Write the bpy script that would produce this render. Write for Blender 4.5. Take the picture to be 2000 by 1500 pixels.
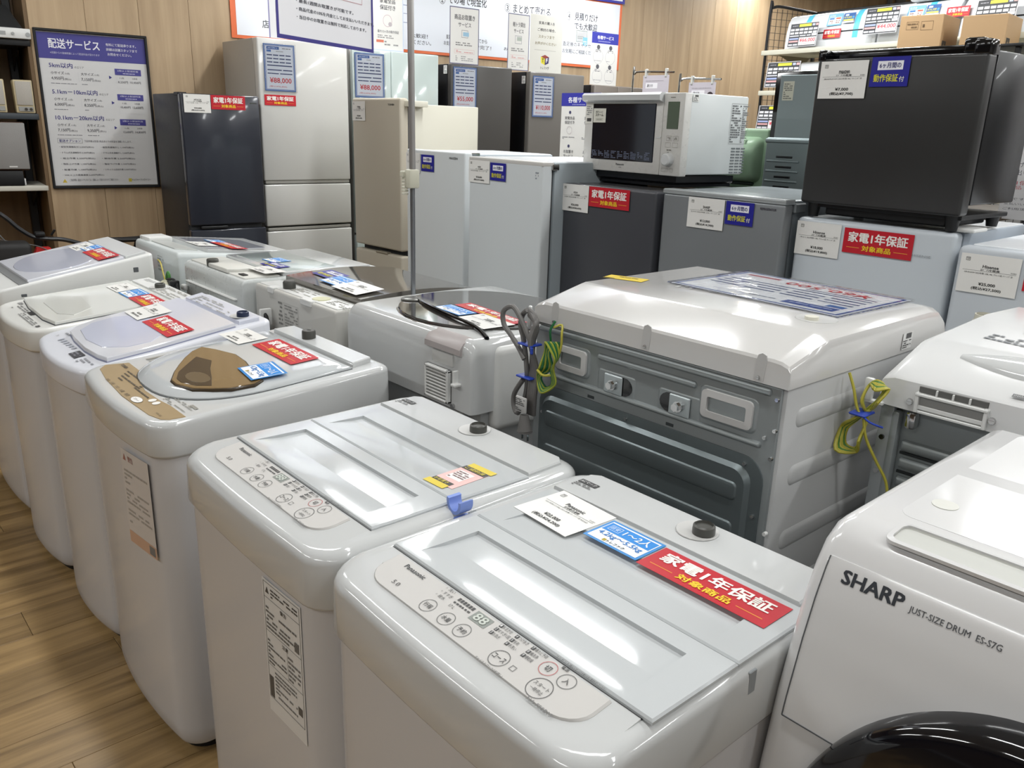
import bpy, bmesh, math, random
from mathutils import Matrix, Vector
for _o in list(bpy.data.objects): bpy.data.objects.remove(_o)
S = bpy.context.scene; COL = S.collection; random.seed(7)
PI = math.pi; R = math.radians
# ---------------------------------------------------------------- camera
PHI, PITCH, ROLL, FPX, HC = .845, .302580, -.031028, 1610.73, 1.486
def _cam():
    cp, sp, cr, sr = math.cos(PITCH), math.sin(PITCH), math.cos(ROLL), math.sin(ROLL)
    f = Vector((0, cp, -sp)); r = Vector((1, 0, 0)); d = f.cross(r)
    rr = r*cr + d*sr; dd = d*cr - r*sr
    Z = Matrix.Rotation(PHI, 3, 'Z'); rr, dd, f = Z@rr, Z@dd, Z@f
    M = Matrix.Identity(4)
    for i in range(3): M[i][0] = rr[i]; M[i][1] = -dd[i]; M[i][2] = -f[i]
    M[2][3] = HC
    c = bpy.data.cameras.new('camera'); c.sensor_width = 36; c.lens = FPX/2000*36; c.clip_start = .02; c.clip_end = 60
    o = bpy.data.objects.new('camera', c); COL.objects.link(o); o.matrix_world = M; S.camera = o
_cam()
# ---------------------------------------------------------------- world, exposure, ceiling lamps
S.view_settings.view_transform = 'Standard'; S.view_settings.look = 'None'
S.view_settings.exposure = 0.3; S.view_settings.gamma = 1.0; S.view_settings.use_curve_mapping = False
W_ = bpy.data.worlds.new('world'); S.world = W_; W_.use_nodes = True
W_.node_tree.nodes['Background'].inputs[0].default_value = (.9, .95, 1, 1)
W_.node_tree.nodes['Background'].inputs[1].default_value = .35
LAMP_ROWS = (-1.9, .85, 2.9, 5.0, 7.3); ROW_POWER = (1.0, .74, 1.3, 1.75, 1.4); LAMP_COLS = (-4.6, -2.9, -.9, 1.1, 3.1); LAMP_Z = 2.98; LAMP_W = 15
for ly, lw in zip(LAMP_ROWS, ROW_POWER):
    for lx in LAMP_COLS:
        l = bpy.data.lights.new('lamp_light', 'AREA'); l.shape = 'RECTANGLE'; l.size = 1.2; l.size_y = .14
        l.energy = LAMP_W*lw; l.color = (.965, .99, 1)
        o = bpy.data.objects.new('lamp_light', l); COL.objects.link(o); o.location = (lx, ly, LAMP_Z-.075)
# ---------------------------------------------------------------- materials
def lin(c):
    if isinstance(c, str): c = tuple(int(c[i:i+2], 16) for i in (0, 2, 4))
    return tuple(((v/255+.055)/1.055)**2.4 if v/255 > .04045 else v/255/12.92 for v in c) + (1,)
_M = {}
def mat(name, col, rough=.4, metal=0, spec=.5, coat=0, trans=0, alpha=1, emit=0, var=.06, bump=0, scale=40, ior=1.45):
    if name in _M: return _M[name]
    m = bpy.data.materials.new(name); m.use_nodes = True; nt = m.node_tree; b = nt.nodes['Principled BSDF']
    c = lin(col)
    b.inputs['Base Color'].default_value = c; b.inputs['Metallic'].default_value = metal
    b.inputs['Specular IOR Level'].default_value = spec; b.inputs['Coat Weight'].default_value = coat
    b.inputs['Coat Roughness'].default_value = .05
    b.inputs['Transmission Weight'].default_value = trans; b.inputs['Alpha'].default_value = alpha; b.inputs['IOR'].default_value = ior
    tc = nt.nodes.new('ShaderNodeTexCoord'); n = nt.nodes.new('ShaderNodeTexNoise'); n.inputs['Scale'].default_value = scale
    n.inputs['Detail'].default_value = 3
    nt.links.new(tc.outputs['Object'], n.inputs['Vector'])
    mr = nt.nodes.new('ShaderNodeMapRange'); mr.inputs['To Min'].default_value = max(rough-var/2, 0); mr.inputs['To Max'].default_value = rough+var/2
    nt.links.new(n.outputs['Fac'], mr.inputs['Value']); nt.links.new(mr.outputs['Result'], b.inputs['Roughness'])
    if bump:
        bp = nt.nodes.new('ShaderNodeBump'); bp.inputs['Strength'].default_value = bump; bp.inputs['Distance'].default_value = .002
        nt.links.new(n.outputs['Fac'], bp.inputs['Height']); nt.links.new(bp.outputs['Normal'], b.inputs['Normal'])
    if emit:
        b.inputs['Emission Color'].default_value = c; b.inputs['Emission Strength'].default_value = emit
    _M[name] = m; return m
def wood(name, c1, c2, rough, sx, sy, sz, rnd=.25, axis='Z', bump=.05):
    m = bpy.data.materials.new(name); m.use_nodes = True; nt = m.node_tree; b = nt.nodes['Principled BSDF']; N = nt.nodes.new; Lk = nt.links.new
    tc = N('ShaderNodeTexCoord'); mp = N('ShaderNodeMapping'); mp.inputs['Scale'].default_value = (sx, sy, sz)
    oi = N('ShaderNodeObjectInfo'); ad = N('ShaderNodeVectorMath'); ad.operation = 'ADD'; sc = N('ShaderNodeVectorMath'); sc.operation = 'SCALE'
    sc.inputs['Scale'].default_value = 17
    cx = N('ShaderNodeCombineXYZ'); Lk(oi.outputs['Random'], cx.inputs[0]); Lk(oi.outputs['Random'], cx.inputs[1]); Lk(cx.outputs[0], sc.inputs[0])
    Lk(tc.outputs['Object'], ad.inputs[0]); Lk(sc.outputs[0], ad.inputs[1]); Lk(ad.outputs[0], mp.inputs['Vector'])
    n1 = N('ShaderNodeTexNoise'); n1.inputs['Scale'].default_value = 1; n1.inputs['Detail'].default_value = 6; n1.inputs['Roughness'].default_value = .6; n1.inputs['Distortion'].default_value = .4
    Lk(mp.outputs[0], n1.inputs['Vector'])
    cr = N('ShaderNodeValToRGB'); cr.color_ramp.elements[0].color = lin(c1); cr.color_ramp.elements[1].color = lin(c2)
    cr.color_ramp.elements[0].position = .32; cr.color_ramp.elements[1].position = .68
    Lk(n1.outputs['Fac'], cr.inputs['Fac'])
    hs = N('ShaderNodeHueSaturation'); mr = N('ShaderNodeMapRange'); mr.inputs['To Min'].default_value = 1-rnd; mr.inputs['To Max'].default_value = 1+rnd
    Lk(oi.outputs['Random'], mr.inputs['Value']); Lk(mr.outputs[0], hs.inputs['Value']); Lk(cr.outputs[0], hs.inputs['Color'])
    Lk(hs.outputs[0], b.inputs['Base Color']); b.inputs['Roughness'].default_value = rough
    bp = N('ShaderNodeBump'); bp.inputs['Strength'].default_value = bump; bp.inputs['Distance'].default_value = .002
    Lk(n1.outputs['Fac'], bp.inputs['Height']); Lk(bp.outputs[0], b.inputs['Normal'])
    _M[name] = m; return m
WHITE = mat('white_gloss', 'C8CACA', .1, coat=.3, var=.03)
WHITE2 = mat('white_plastic', 'DADBD9', .3)
BODYW = mat('white_painted_steel', 'C8C7C8', .2, var=.04)
LIDW = mat('white_lid', 'C4C8CA', .07, coat=.5, var=.02)
SEAM = mat('seam_dark', '55585A', .7)
DARK = mat('black_plastic', '17181A', .45)
BLK = mat('black_gloss', '0C0D10', .12, coat=.5)
CAPM = mat('inlet_cap', '4A4A46', .35)
GREYP = mat('panel_grey', 'C9C7C4', .3)
GALV = mat('galvanised_steel', '969C9D', .36, metal=.5, var=.14, scale=9, bump=.02)
GALVD = mat('galvanised_dark', '70797B', .34, metal=.55, var=.14, scale=9, bump=.02)
CHROME = mat('chrome', 'C8C8C8', .12, metal=1)
GLASSC = mat('clear_film', 'FFFFFF', .06, trans=1, ior=1.1)
WOODF = wood('floor_oak', '78603E', 'AE9062', .33, 26, 1.5, 26, .16)
WOODW = wood('wall_oak', 'A68E70', 'BCA484', .5, 14, 14, .9, .04)
def pm(c): return mat('print_'+c, c, .45)
# ---------------------------------------------------------------- mesh helpers
class MB:
    def __init__(s, M=None): s.bm = bmesh.new(); s.M = M or Matrix.Identity(4)
    def box(s, x0, x1, y0, y1, z0, z1, bev=0, seg=2, M=None):
        T = (M or s.M) @ Matrix.Translation(((x0+x1)/2, (y0+y1)/2, (z0+z1)/2))
        r = bmesh.ops.create_cube(s.bm, size=1, matrix=Matrix.Diagonal((x1-x0, y1-y0, z1-z0, 1)))
        vs = r['verts']
        if bev:
            es = list({e for v in vs for e in v.link_edges})
            rr = bmesh.ops.bevel(s.bm, geom=es, offset=bev, segments=seg, affect='EDGES', profile=.5, clamp_overlap=True)
            vs = list({v for f in rr['faces'] for v in f.verts} | {v for v in vs if v.is_valid})
        bmesh.ops.transform(s.bm, matrix=T, verts=vs); return s
    def face(s, pts):
        vs = [s.bm.verts.new(s.M @ Vector(p)) for p in pts]
        return s.bm.faces.new(vs)
    def loft(s, rings, c0=True, c1=True, ladder=False, close=True):
        V = [[s.bm.verts.new(s.M @ Vector(p)) for p in r] for r in rings]; n = len(V[0])
        for a, b in zip(V, V[1:]):
            for i in range(n if close else n-1):
                j = (i+1) % n; s.bm.faces.new((a[i], a[j], b[j], b[i]))
        if c0: s.bm.faces.new(V[0][::-1])
        if c1:
            if ladder:
                t = V[-1]
                for k in range(0, n//2):
                    q = [t[k], t[k+1], t[(n-k-1) % n], t[(n-k) % n]]
                    u = []
                    for v in q:
                        if v not in u: u.append(v)
                    if len(u) >= 3: s.bm.faces.new(u)
            else: s.bm.faces.new(V[-1])
        return s
    def prism(s, pts, z0, z1, bev=0):
        if not bev: return s.loft([[(x, y, z0) for x, y in pts], [(x, y, z1) for x, y in pts]])
        cx = sum(p[0] for p in pts)/len(pts); cy = sum(p[1] for p in pts)/len(pts)
        def ins(d):
            o = []
            for x, y in pts:
                L = math.hypot(x-cx, y-cy); k = max(0, 1-d/L); o.append((cx+(x-cx)*k, cy+(y-cy)*k))
            return o
        return s.loft([[(x, y, z0) for x, y in pts], [(x, y, z1-bev) for x, y in pts], [(x, y, z1-bev*.3) for x, y in ins(bev*.3)], [(x, y, z1) for x, y in ins(bev)]])
    def cyl(s, p0, p1, r, seg=16, r2=None):
        p0, p1 = Vector(p0), Vector(p1); d = p1-p0; q = d.to_track_quat('Z', 'Y').to_matrix().to_4x4()
        r_ = bmesh.ops.create_cone(s.bm, cap_ends=True, segments=seg, radius1=r, radius2=r if r2 is None else r2, depth=d.length)
        bmesh.ops.transform(s.bm, matrix=s.M @ Matrix.Translation((p0+p1)/2) @ q, verts=r_['verts']); return s
    def tube(s, pts, r, seg=8, close=False, sub=4):
        P = [Vector(p) for p in pts]
        if sub > 1 and len(P) > 2: # catmull-rom
            Q = []; n = len(P); rng = range(n if close else n-1)
            for i in rng:
                a, b, c, d = (P[(i-1) % n], P[i], P[(i+1) % n], P[(i+2) % n]) if close else (P[max(i-1, 0)], P[i], P[i+1], P[min(i+2, n-1)])
                for k in range(sub):
                    t = k/sub; Q.append(.5*((2*b)+(c-a)*t+(2*a-5*b+4*c-d)*t*t+(3*b-a-3*c+d)*t**3))
            if not close: Q.append(P[-1])
            P = Q
        rings = []; n = len(P); up = Vector((0, 0, 1)); prev = None
        for i, p in enumerate(P):
            a = P[(i-1) % n] if (close or i > 0) else p; b = P[(i+1) % n] if (close or i < n-1) else p
            t = (b-a).normalized()
            if prev is None: prev = t.orthogonal().normalized()
            prev = (prev - t*prev.dot(t)).normalized(); o = t.cross(prev)
            rings.append([p + (prev*math.cos(2*PI*k/seg)+o*math.sin(2*PI*k/seg))*r for k in range(seg)])
        if close: rings.append(rings[0])
        s.loft(rings, not close, not close); return s
    def lathe(s, c, prof, seg=24):
        rings = [[(c[0]+r*math.cos(2*PI*k/seg), c[1]+r*math.sin(2*PI*k/seg), c[2]+z) for k in range(seg)] for r, z in prof]
        return s.loft(rings)
ORG = {}
def link(o, parent=None):
    COL.objects.link(o)
    if parent: o.parent = parent
    return o
def finish(mb, name, m, parent=None, angle=35, origin=None):
    L = ORG.get(parent.as_pointer(), Vector((0, 0, 0))) if parent else (Vector(origin) if origin else Vector((0, 0, 0)))
    me = bpy.data.meshes.new(name)
    bmesh.ops.recalc_face_normals(mb.bm, faces=mb.bm.faces)
    mb.bm.transform(Matrix.Translation(-L)); mb.bm.to_mesh(me); mb.bm.free()
    me.shade_smooth(); me.set_sharp_from_angle(angle=R(angle))
    for x in (m if isinstance(m, (list, tuple)) else [m]): me.materials.append(x)
    o = bpy.data.objects.new(name, me); link(o, parent)
    if not parent and origin: o.location = L
    ORG[o.as_pointer()] = L
    return o
part = finish
def tag(o, label, cat, group=None, kind=None):
    if label: o['label'] = label
    if cat: o['category'] = cat
    if group: o['group'] = group
    if kind: o['kind'] = kind
    return o
def thing(name, label, cat, loc, group=None):
    o = bpy.data.objects.new(name, None); o.empty_display_size = .1; link(o); o.location = loc
    ORG[o.as_pointer()] = Vector(loc); return tag(o, label, cat, group)
def struct(name, mb, m, parent=None):
    o = finish(mb, name, m, parent)
    if not parent: o['kind'] = 'structure'
    return o
def copytree(o, parent=None):
    c = o.copy(); COL.objects.link(c)
    if parent: c.parent = parent
    for ch in list(o.children): copytree(ch, c)
    return c
def ring(x0, x1, y0, y1, r, bulge=0, n=6, fs=8, zf=None, rf=None):
    """outline from front centre going right, symmetric; bulge pushes the front edge to -y; r rear radius rf front radius"""
    rf = rf or r; xc = (x0+x1)/2; hw = (x1-x0)/2; P = []
    for k in range(fs+1): P.append((hw-rf)*k/fs)
    P = [(x, y0) for x in P]
    for k in range(1, n+1):
        a = PI/2*k/n; P.append((hw-rf+rf*math.sin(a), y0+rf-rf*math.cos(a)))
    for k in range(0, n+1):
        a = PI/2*k/n; P.append((hw-r+r*math.cos(a), y1-r+r*math.sin(a)))
    P.append((0, y1))
    P = [(x, y-bulge*max(0, 1-(x/hw)**2)*max(0, 1-(y-y0)/max(rf, .02)) if bulge else y) for x, y in P]
    full = P + [(-x, y) for x, y in P[-2:0:-1]]
    out = [(xc+x, y) for x, y in full]
    return [(x, y, zf(y) if zf else 0) for x, y in out]
def frame(o, u, v):
    u = Vector(u).normalized(); v = Vector(v); v = (v-u*v.dot(u)).normalized(); n = u.cross(v); M = Matrix.Identity(4)
    for i in range(3): M[i][0] = u[i]; M[i][1] = v[i]; M[i][2] = n[i]; M[i][3] = o[i]
    return M
def yaw(x, y, a): return Matrix.Translation((x, y, 0)) @ Matrix.Rotation(R(a), 4, 'Z')
def fface(B, x, z, y=0):      # frame on a front face (local x right, z up, facing -y) of the box frame B
    return B @ frame((x, y, z), (1, 0, 0), (0, 0, 1))
# ---------------------------------------------------------------- print: text and flat marks
_T = {}
def text_mesh(body, bold=0):
    k = (body, bold)
    if k not in _T:
        c = bpy.data.curves.new('t', 'FONT'); c.body = body; c.resolution_u = 2
        o = bpy.data.objects.new('t', c); me = bpy.data.meshes.new_from_object(o)
        V = [v.co.copy() for v in me.vertices]; F = [tuple(p.vertices) for p in me.polygons]
        if bold:
            n = len(V); V0, F0 = V[:], F[:]
            for i, (dx, dy) in enumerate(((1, 0), (0, .7), (1, .7)), 1):
                V += [v + Vector((dx*bold*1.2, dy*bold*1.2, i*.00006)) for v in V0]; F += [tuple(j+n*i for j in f) for f in F0]
        bpy.data.objects.remove(o); bpy.data.curves.remove(c); bpy.data.meshes.remove(me)
        x0 = min(v.x for v in V); x1 = max(v.x for v in V); y0 = min(v.y for v in V); y1 = max(v.y for v in V)
        _T[k] = (V, F, x0, x1, y0, y1)
    return _T[k]
def T(s, x0, y0, x1, y1, c='222222', b=.012, L=3): return ('t', s, x0, y0, x1, y1, c, b, L)
def B(x0, y0, x1, y1, c, L=1): return ('r', x0, y0, x1, y1, c, L)
def D(x0, y0, x1, y1, n, c='666666', L=2, cell=None): return ('d', x0, y0, x1, y1, n, c, L, cell)
def O(x0, y0, x1, y1, w, c, L=2): return ('o', x0, y0, x1, y1, w, c, L)
def Q(pts, c, L=2): return ('q', pts, c, L)
def C(x, y, r, w, c, L=2, sy=1): return ('c', x, y, r, w, c, L, sy)
def prints(els, M, parent, local=True, m_=None):
    """one mesh per colour and layer; local: vertices stay in the parent's frame"""
    G = {}
    rnd = random.Random(5)
    for e in els:
        k = e[0]; L = {'t': 8, 'r': 6, 'd': 7, 'o': 7, 'q': 3, 'c': 6}[k]
        c = {'t': 6, 'r': 5, 'd': 6, 'o': 6, 'q': 2, 'c': 5}[k]
        key = (e[c], e[L], 'lettering' if k == 't' else ('fine_print' if k == 'd' else 'printed_mark'), e[1] if k == 't' else 0)
        V, F, cnt = G.setdefault(key, ([], [], [0])); cnt[0] += 1; z = .0004+.00022*e[L]
        def quad(x0, y0, x1, y1):
            n = len(V); V.extend([(x0, y0, z), (x1, y0, z), (x1, y1, z), (x0, y1, z)]); F.append((n, n+1, n+2, n+3))
        if k == 't':
            TV, TF, a, b, c_, d = text_mesh(e[1], e[7]); n = len(V)
            if e[1] in 'ー―': c_, d = .1, .6
            sx = (e[4]-e[2])/max(b-a, 1e-4); sy = (e[5]-e[3])/max(d-c_, 1e-4)
            V.extend([(e[2]+(v.x-a)*sx, e[3]+(v.y-c_)*sy, z+v.z) for v in TV]); F.extend([tuple(i+n for i in f) for f in TF])
        elif k == 'r': quad(*e[1:5])
        elif k == 'o':
            x0, y0, x1, y1, w = e[1:6]
            quad(x0, y0, x1, y0+w); quad(x0, y1-w, x1, y1); quad(x0, y0+w, x0+w, y1-w); quad(x1-w, y0+w, x1, y1-w)
        elif k == 'q':
            n = len(V); V.extend([(p[0], p[1], z) for p in e[1]]); F.append(tuple(range(n, n+len(e[1]))))
        elif k == 'c':
            x, y, r, w = e[1:5]; sy = e[7]; N = 24; n = len(V)
            if w <= 0:
                V.extend([(x+r*math.cos(2*PI*i/N), y+r*sy*math.sin(2*PI*i/N), z) for i in range(N)]); F.append(tuple(range(n, n+N)))
            else:
                for i in range(N):
                    a = 2*PI*i/N; V.extend([(x+r*math.cos(a), y+r*sy*math.sin(a), z), (x+(r-w)*math.cos(a), y+(r-w)*sy*math.sin(a), z)])
                for i in range(N):
                    a, b = n+2*i, n+2*((i+1) % N); F.append((a, b, b+1, a+1))
        elif k == 'd':
            x0, y0, x1, y1, nn = e[1:6]; cell = e[8]; h = (y1-y0)/nn
            for i in range(nn):
                yy = y1-h*(i+.78); x = x0; c_ = cell or h*1.6
                while x < x1-c_*.3:
                    w = min(c_*rnd.uniform(.4, 1.6), x1-x)
                    if rnd.random() < .9 or nn == 1: quad(x, yy, x+w*.86, yy+h*.5)
                    x += w
                    if rnd.random() < .08: break
    off = ORG.get(parent.as_pointer()) if not local else None
    for (c, L, nm, _s), (V, F, cnt) in G.items():
        me = bpy.data.meshes.new(nm)
        if not local: V = [tuple(M @ Vector(v) - off) for v in V]
        me.from_pydata(V, [], F); me.materials.append(m_ or pm(c))
        o = bpy.data.objects.new(nm, me); link(o, parent)
        if nm == 'fine_print' or (nm == 'printed_mark' and cnt[0] > 1): o['kind'] = 'stuff'
_CARD = {}
def card(M, w, h, els, name, label, cat='sign', group=None, base='EDECE9', th=.0012, mt=None, key=None, warp=0, sleeve=False):
    """flat printed card: board mesh (top level) plus its printing"""
    if key and key in _CARD:
        o = copytree(_CARD[key]); o.matrix_world = M; tag(o, label, cat, group); return o
    mb = MB()
    mb.box(0, w, 0, h, -th*0, th*.3)
    me = bpy.data.meshes.new(name); mb.bm.to_mesh(me); mb.bm.free(); me.materials.append(mt or mat('card_'+base, base, .35))
    o = bpy.data.objects.new(name, me); link(o); o.matrix_world = M; tag(o, label, cat, group)
    prints(els, None, o)
    if sleeve:
        mb = MB(); mb.box(-.006, w+.006, -.006, h+.006, -.0006, .0030); me = bpy.data.meshes.new('sleeve'); mb.bm.to_mesh(me); mb.bm.free(); me.materials.append(SLEEVE)
        c = bpy.data.objects.new('clear_sleeve', me); link(c, o)
    if key: _CARD[key] = o
    return o
def _sleeve():
    m = bpy.data.materials.new('laminate'); m.use_nodes = True; nt = m.node_tree; nt.nodes.remove(nt.nodes['Principled BSDF'])
    a = nt.nodes.new('ShaderNodeBsdfTransparent'); g = nt.nodes.new('ShaderNodeBsdfGlossy'); g.inputs['Roughness'].default_value = .07
    f = nt.nodes.new('ShaderNodeFresnel'); f.inputs['IOR'].default_value = 1.35; x = nt.nodes.new('ShaderNodeMixShader')
    nz = nt.nodes.new('ShaderNodeTexNoise'); nz.inputs['Scale'].default_value = 9; bp = nt.nodes.new('ShaderNodeBump'); bp.inputs['Strength'].default_value = .25; bp.inputs['Distance'].default_value = .01
    nt.links.new(nz.outputs['Fac'], bp.inputs['Height']); nt.links.new(bp.outputs[0], g.inputs['Normal'])
    nt.links.new(f.outputs[0], x.inputs[0]); nt.links.new(a.outputs[0], x.inputs[1]); nt.links.new(g.outputs[0], x.inputs[2])
    nt.links.new(x.outputs[0], nt.nodes['Material Output'].inputs[0]); return m
SLEEVE = _sleeve()
def red_els(w, h):
    return [T('家電1年保証', .07*w, .45*h, .93*w, .87*h, 'F4F0EA', .045), T('対象商品', .29*w, .13*h, .71*w, .36*h, 'F2CC2A', .045),
            B(.06*w, .225*h, .25*w, .245*h, 'E8A83A'), B(.75*w, .225*h, .94*w, .245*h, 'E8A83A')]
def red_tag(M, w, label, h=None, key=None):
    h = h or w*.345
    return card(M, w, h, red_els(w, h), 'guarantee_tag', label, 'tag', 'red one-year guarantee tags', base='BE1A2A', key=key or ('red', round(w, 3), round(h, 3)))
def navy_tag(M, w, label, h=None):
    h = h or w*.72
    els = [B(.17*w, .56*h, .83*w, .86*h, 'E9E9F0'), T('6ヶ月間の', .22*w, .62*h, .78*w, .8*h, '2A2A72', .02, 4), T('動作保証', .1*w, .16*h, .74*w, .42*h, 'D8D23C', .03), T('付', .77*w, .16*h, .9*w, .34*h, 'E4E4DA', .02)]
    return card(M, w, h, els, 'guarantee_tag', label, 'tag', 'navy six-month guarantee tags', base='24248C', key=('navy', round(w, 3), round(h, 3)))
def blue_tag(M, w, label, h=None, key='blue'):
    h = h or w*.68
    els = [B(.045*w, .07*h, .955*w, .93*h, 'EEF1F4'), B(.06*w, .5*h, .94*w, .88*h, '2287D8', 2), O(.12*w, .58*h, .33*w, .8*h, .008*w, 'DDEEFA', 3), T('目安', .15*w, .63*h, .3*w, .76*h, 'DDEEFA', 0, 4),
           T('1～2人', .4*w, .57*h, .88*w, .83*h, 'F4F8FC', .02, 4), T('4.2kg～5.5kg', .1*w, .25*h, .9*w, .46*h, '2C7CC8', .02, 3),
           B(.3*w, .1*h, .36*w, .2*h, 'B09A28', 3), T('トレファク', .38*w, .1*h, .7*w, .2*h, '222222', .02, 3)]
    return card(M, w, h, els, 'capacity_tag', label, 'tag', 'blue household-size tags', base='2F86CC', key=(key, round(w, 3), round(h, 3)))
def price_els(w, h, brand, kind, spec, price, tax):
    e = [O(.09*w, .82*h, .16*w, .91*h, .006*w, '333333'), T('TF', .1*w, .84*h, .15*w, .89*h, '333333', 0)]
    if brand: e.append(T(brand, .52*w-len(brand)*.019*w, .665*h, .52*w+len(brand)*.019*w, .745*h, '2A2A2A', .025))
    e += [T(kind, .52*w-len(kind)*.023*w, .592*h, .52*w+len(kind)*.023*w, .65*h, '2A2A2A', .01), T('01001', .86*w, .6*h, .95*w, .635*h, '555555', 0), B(.06*w, .578*h, .95*w, .584*h, '222222'),
          T(spec, .1*w, .5*h, .9*w, .55*h, '3A3A3A', 0), T(price, .37*w, .2*h, .65*w, .29*h, '1E1E1E', .03), T(tax, .26*w, .08*h, .76*w, .175*h, '1E1E1E', .03)]
    return e
def price_card(M, w, label, brand='', kind='1ﾄﾞｱ冷蔵庫', spec='2023年製 ｸﾘｰﾆﾝｸﾞ済', price='¥22,000', tax='(税込¥24,200)', h=None):
    h = h or w*.69
    return card(M, w, h, price_els(w, h, brand, kind, spec, price, tax), 'price_card', label, 'price tag', 'white printed price cards', base='E6E5E1')
# ---------------------------------------------------------------- the room
p0 = Vector((-5.7, 1.4, 0)); WA = 84
WALL = yaw(-5.7, 1.4, WA)          # local x along the wall, local -y into the room
def build_room():
    mb = MB(); mb.box(-9.5, 6, -5, 12, -.12, -.0125); fl = struct('floor', mb, mat('screed', '6A5A44', .8))
    # oak floor boards laid lengthwise in y
    w = .155; k = 0
    me_cache = {}
    for i in range(-42, 8):
        x = -.025 + i*w; y = -2.4 - ((i*0.37) % .9)
        while y < .9:
            L = .92; key = 'f'
            if key not in me_cache:
                m2 = MB(); m2.box(.0006, w-.0006, .0006, L-.0006, -.012, 0, .0008, 1); o = finish(m2, 'plank', WOODF, fl); me_cache[key] = o.data
            else: o = bpy.data.objects.new('plank', me_cache[key]); link(o, fl)
            o.location = (x, y, 0); y += L; k += 1
    # oak-faced back wall, vertical boards
    mb = MB(WALL); mb.box(-.13, 10.0, .012, .11, 0, 3.05); bw = struct('wall_back', mb, mat('wall_core', '4A3A28', .8))
    bd = None; x = -.13; n = 0
    while x < 9.9:
        if bd is None:
            m2 = MB(); m2.box(.0008, .2992, 0, .012, 0, 3.05, .001, 1); o = finish(m2, 'wall_board', WOODW, bw); bd = o.data
        else: o = bpy.data.objects.new('wall_board', bd); link(o, bw)
        o.matrix_world = WALL @ Matrix.Translation((x, 0, 0)); x += .3
    # recessed shelf alcove at the left
    AL = wood('wall_oak_shaded', '6A543A', '7C6446', .6, 14, 14, .9, .05)  # wall oak in darker tones: the alcove's shade is put into the colour
    mb = MB(WALL); mb.box(-3.2, -.13, .5, .6, 0, 3.05); mb.box(-.15, -.128, .005, .5, 0, 3.05); struct('wall_left', mb, AL)
    mb = MB(); mb.box(-9, 6, 11.6, 11.7, 0, 3.05); struct('wall_far', mb, mat('grey_wall', 'B8BABC', .7))
    mb = MB(); mb.box(5.0, 5.1, -5, 12, 0, 3.05); struct('wall_right', mb, mat('grey_wall_r', '8E8C88', .7))
    mb = MB(); mb.box(-9, 6, -5.1, -5, 0, 3.05); struct('wall_front', mb, mat('brown_wall', '5E4C3C', .7))
    mb = MB(WALL); mb.box(3.46+5, 3.6+5, -.05, -.012, 0, 3.05, .004); mb.box(3.3+5, 3.34+5, -.05, -.012, 0, 3.05, .004)
    struct('trim_1', mb, mat('grey_trim', '8A8E90', .5))
    mb = MB(); mb.box(-9.5, 6, -5, 12, 3.0, 3.1); struct('ceiling', mb, mat('ceiling_white', 'D2D2CE', .8))
build_room()
def lamps():
    proto = None
    for ly in LAMP_ROWS:
        for lx in LAMP_COLS:
            if proto is None:
                t = thing('ceiling_lamp', 'white linear ceiling lamp in the grid of shop lights', 'lamp', (lx, ly, 3.0), 'linear ceiling lamps')
                mb = MB(); mb.box(lx-.62, lx+.62, ly-.09, ly+.09, LAMP_Z-.05, 3.0, .006); part(mb, 'housing', WHITE2, t)
                mb = MB(); mb.box(lx-.6, lx+.6, ly-.07, ly+.07, LAMP_Z-.065, LAMP_Z-.048, .004); part(mb, 'diffuser', mat('lamp_diffuser', 'FFF8EE', .5, emit=3.0), t)
                proto = t
            else:
                t = copytree(proto); t.location = (lx, ly, 3.0)
lamps()
# ---------------------------------------------------------------- top-loading washers of the front row
def washer_shell(t, x0, x1, y0, y1, ztrim, zf, bulge=.02, rf=.05, rr=.03, R_=.022, body=BODYW, top=WHITE, hole=None):
    """body box with kick plate, top collar following the deck height zf(y)"""
    mb = MB()
    def rg(i, z): return ring(x0+i, x1-i, y0+i, y1-i, rr, bulge, rf=rf, zf=(lambda y: z))
    mb.loft([rg(.012, .03), rg(.004, .05), rg(.004, .08), rg(.004, ztrim-.003), rg(.009, ztrim)])
    part(mb, 'cabinet', body, t)
    mb = MB(); mb.loft([rg(.03, 0), rg(.03, .04)]); part(mb, 'base', DARK, t)
    mb = MB(); rs = []
    def rz(i, f): return ring(x0+i, x1-i, y0+i, y1-i, max(rr, .01), bulge, rf=rf, zf=f)
    rs.append(rz(.008, lambda y: ztrim-.006)); rs.append(rz(-.001, lambda y: ztrim+.001)); rs.append(rz(-.003, lambda y: ztrim+.006))
    for k in range(6):
        a = PI/2*k/5; rs.append(rz(-.001+R_*(1-math.cos(a)), lambda y, a=a: zf(y)-R_*(1-math.sin(a))))
    rs.append(rz(R_+.004, zf))
    if hole:
        L0, L1, a, b = hole; rs.append([(min(max(x, L0), L1), min(max(y, a), b), zf(min(max(y, a), b))) for x, y, z in rs[-1]])
        rs.append([(x, y, z-.03) for x, y, z in rs[-1]])
        mb.loft(rs, c0=False, c1=False); bmesh.ops.remove_doubles(mb.bm, verts=mb.bm.verts, dist=1e-6)
    else: mb.loft(rs, c0=False, ladder=True)
    part(mb, 'top_cover', top, t)
def inlet(t, x, y, z, r=.018, blue=False, dish=True):
    if dish:
        mb = MB(); mb.lathe((x-.012, y, z), [(.034, .0), (.033, .0012), (.026, .0006)], 20); part(mb, 'inlet_dish', mat('dish', 'C6C6C4', .3), t)
    mb = MB(); mb.lathe((x, y, z), [(r, -.01), (r, .008), (r*.96, .014), (r*.8, .016), (r*.74, .012), (.001, .012)], 20)
    part(mb, 'water_inlet', CAPM if not blue else mat('inlet_navy', '26304A', .35), t)
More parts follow.
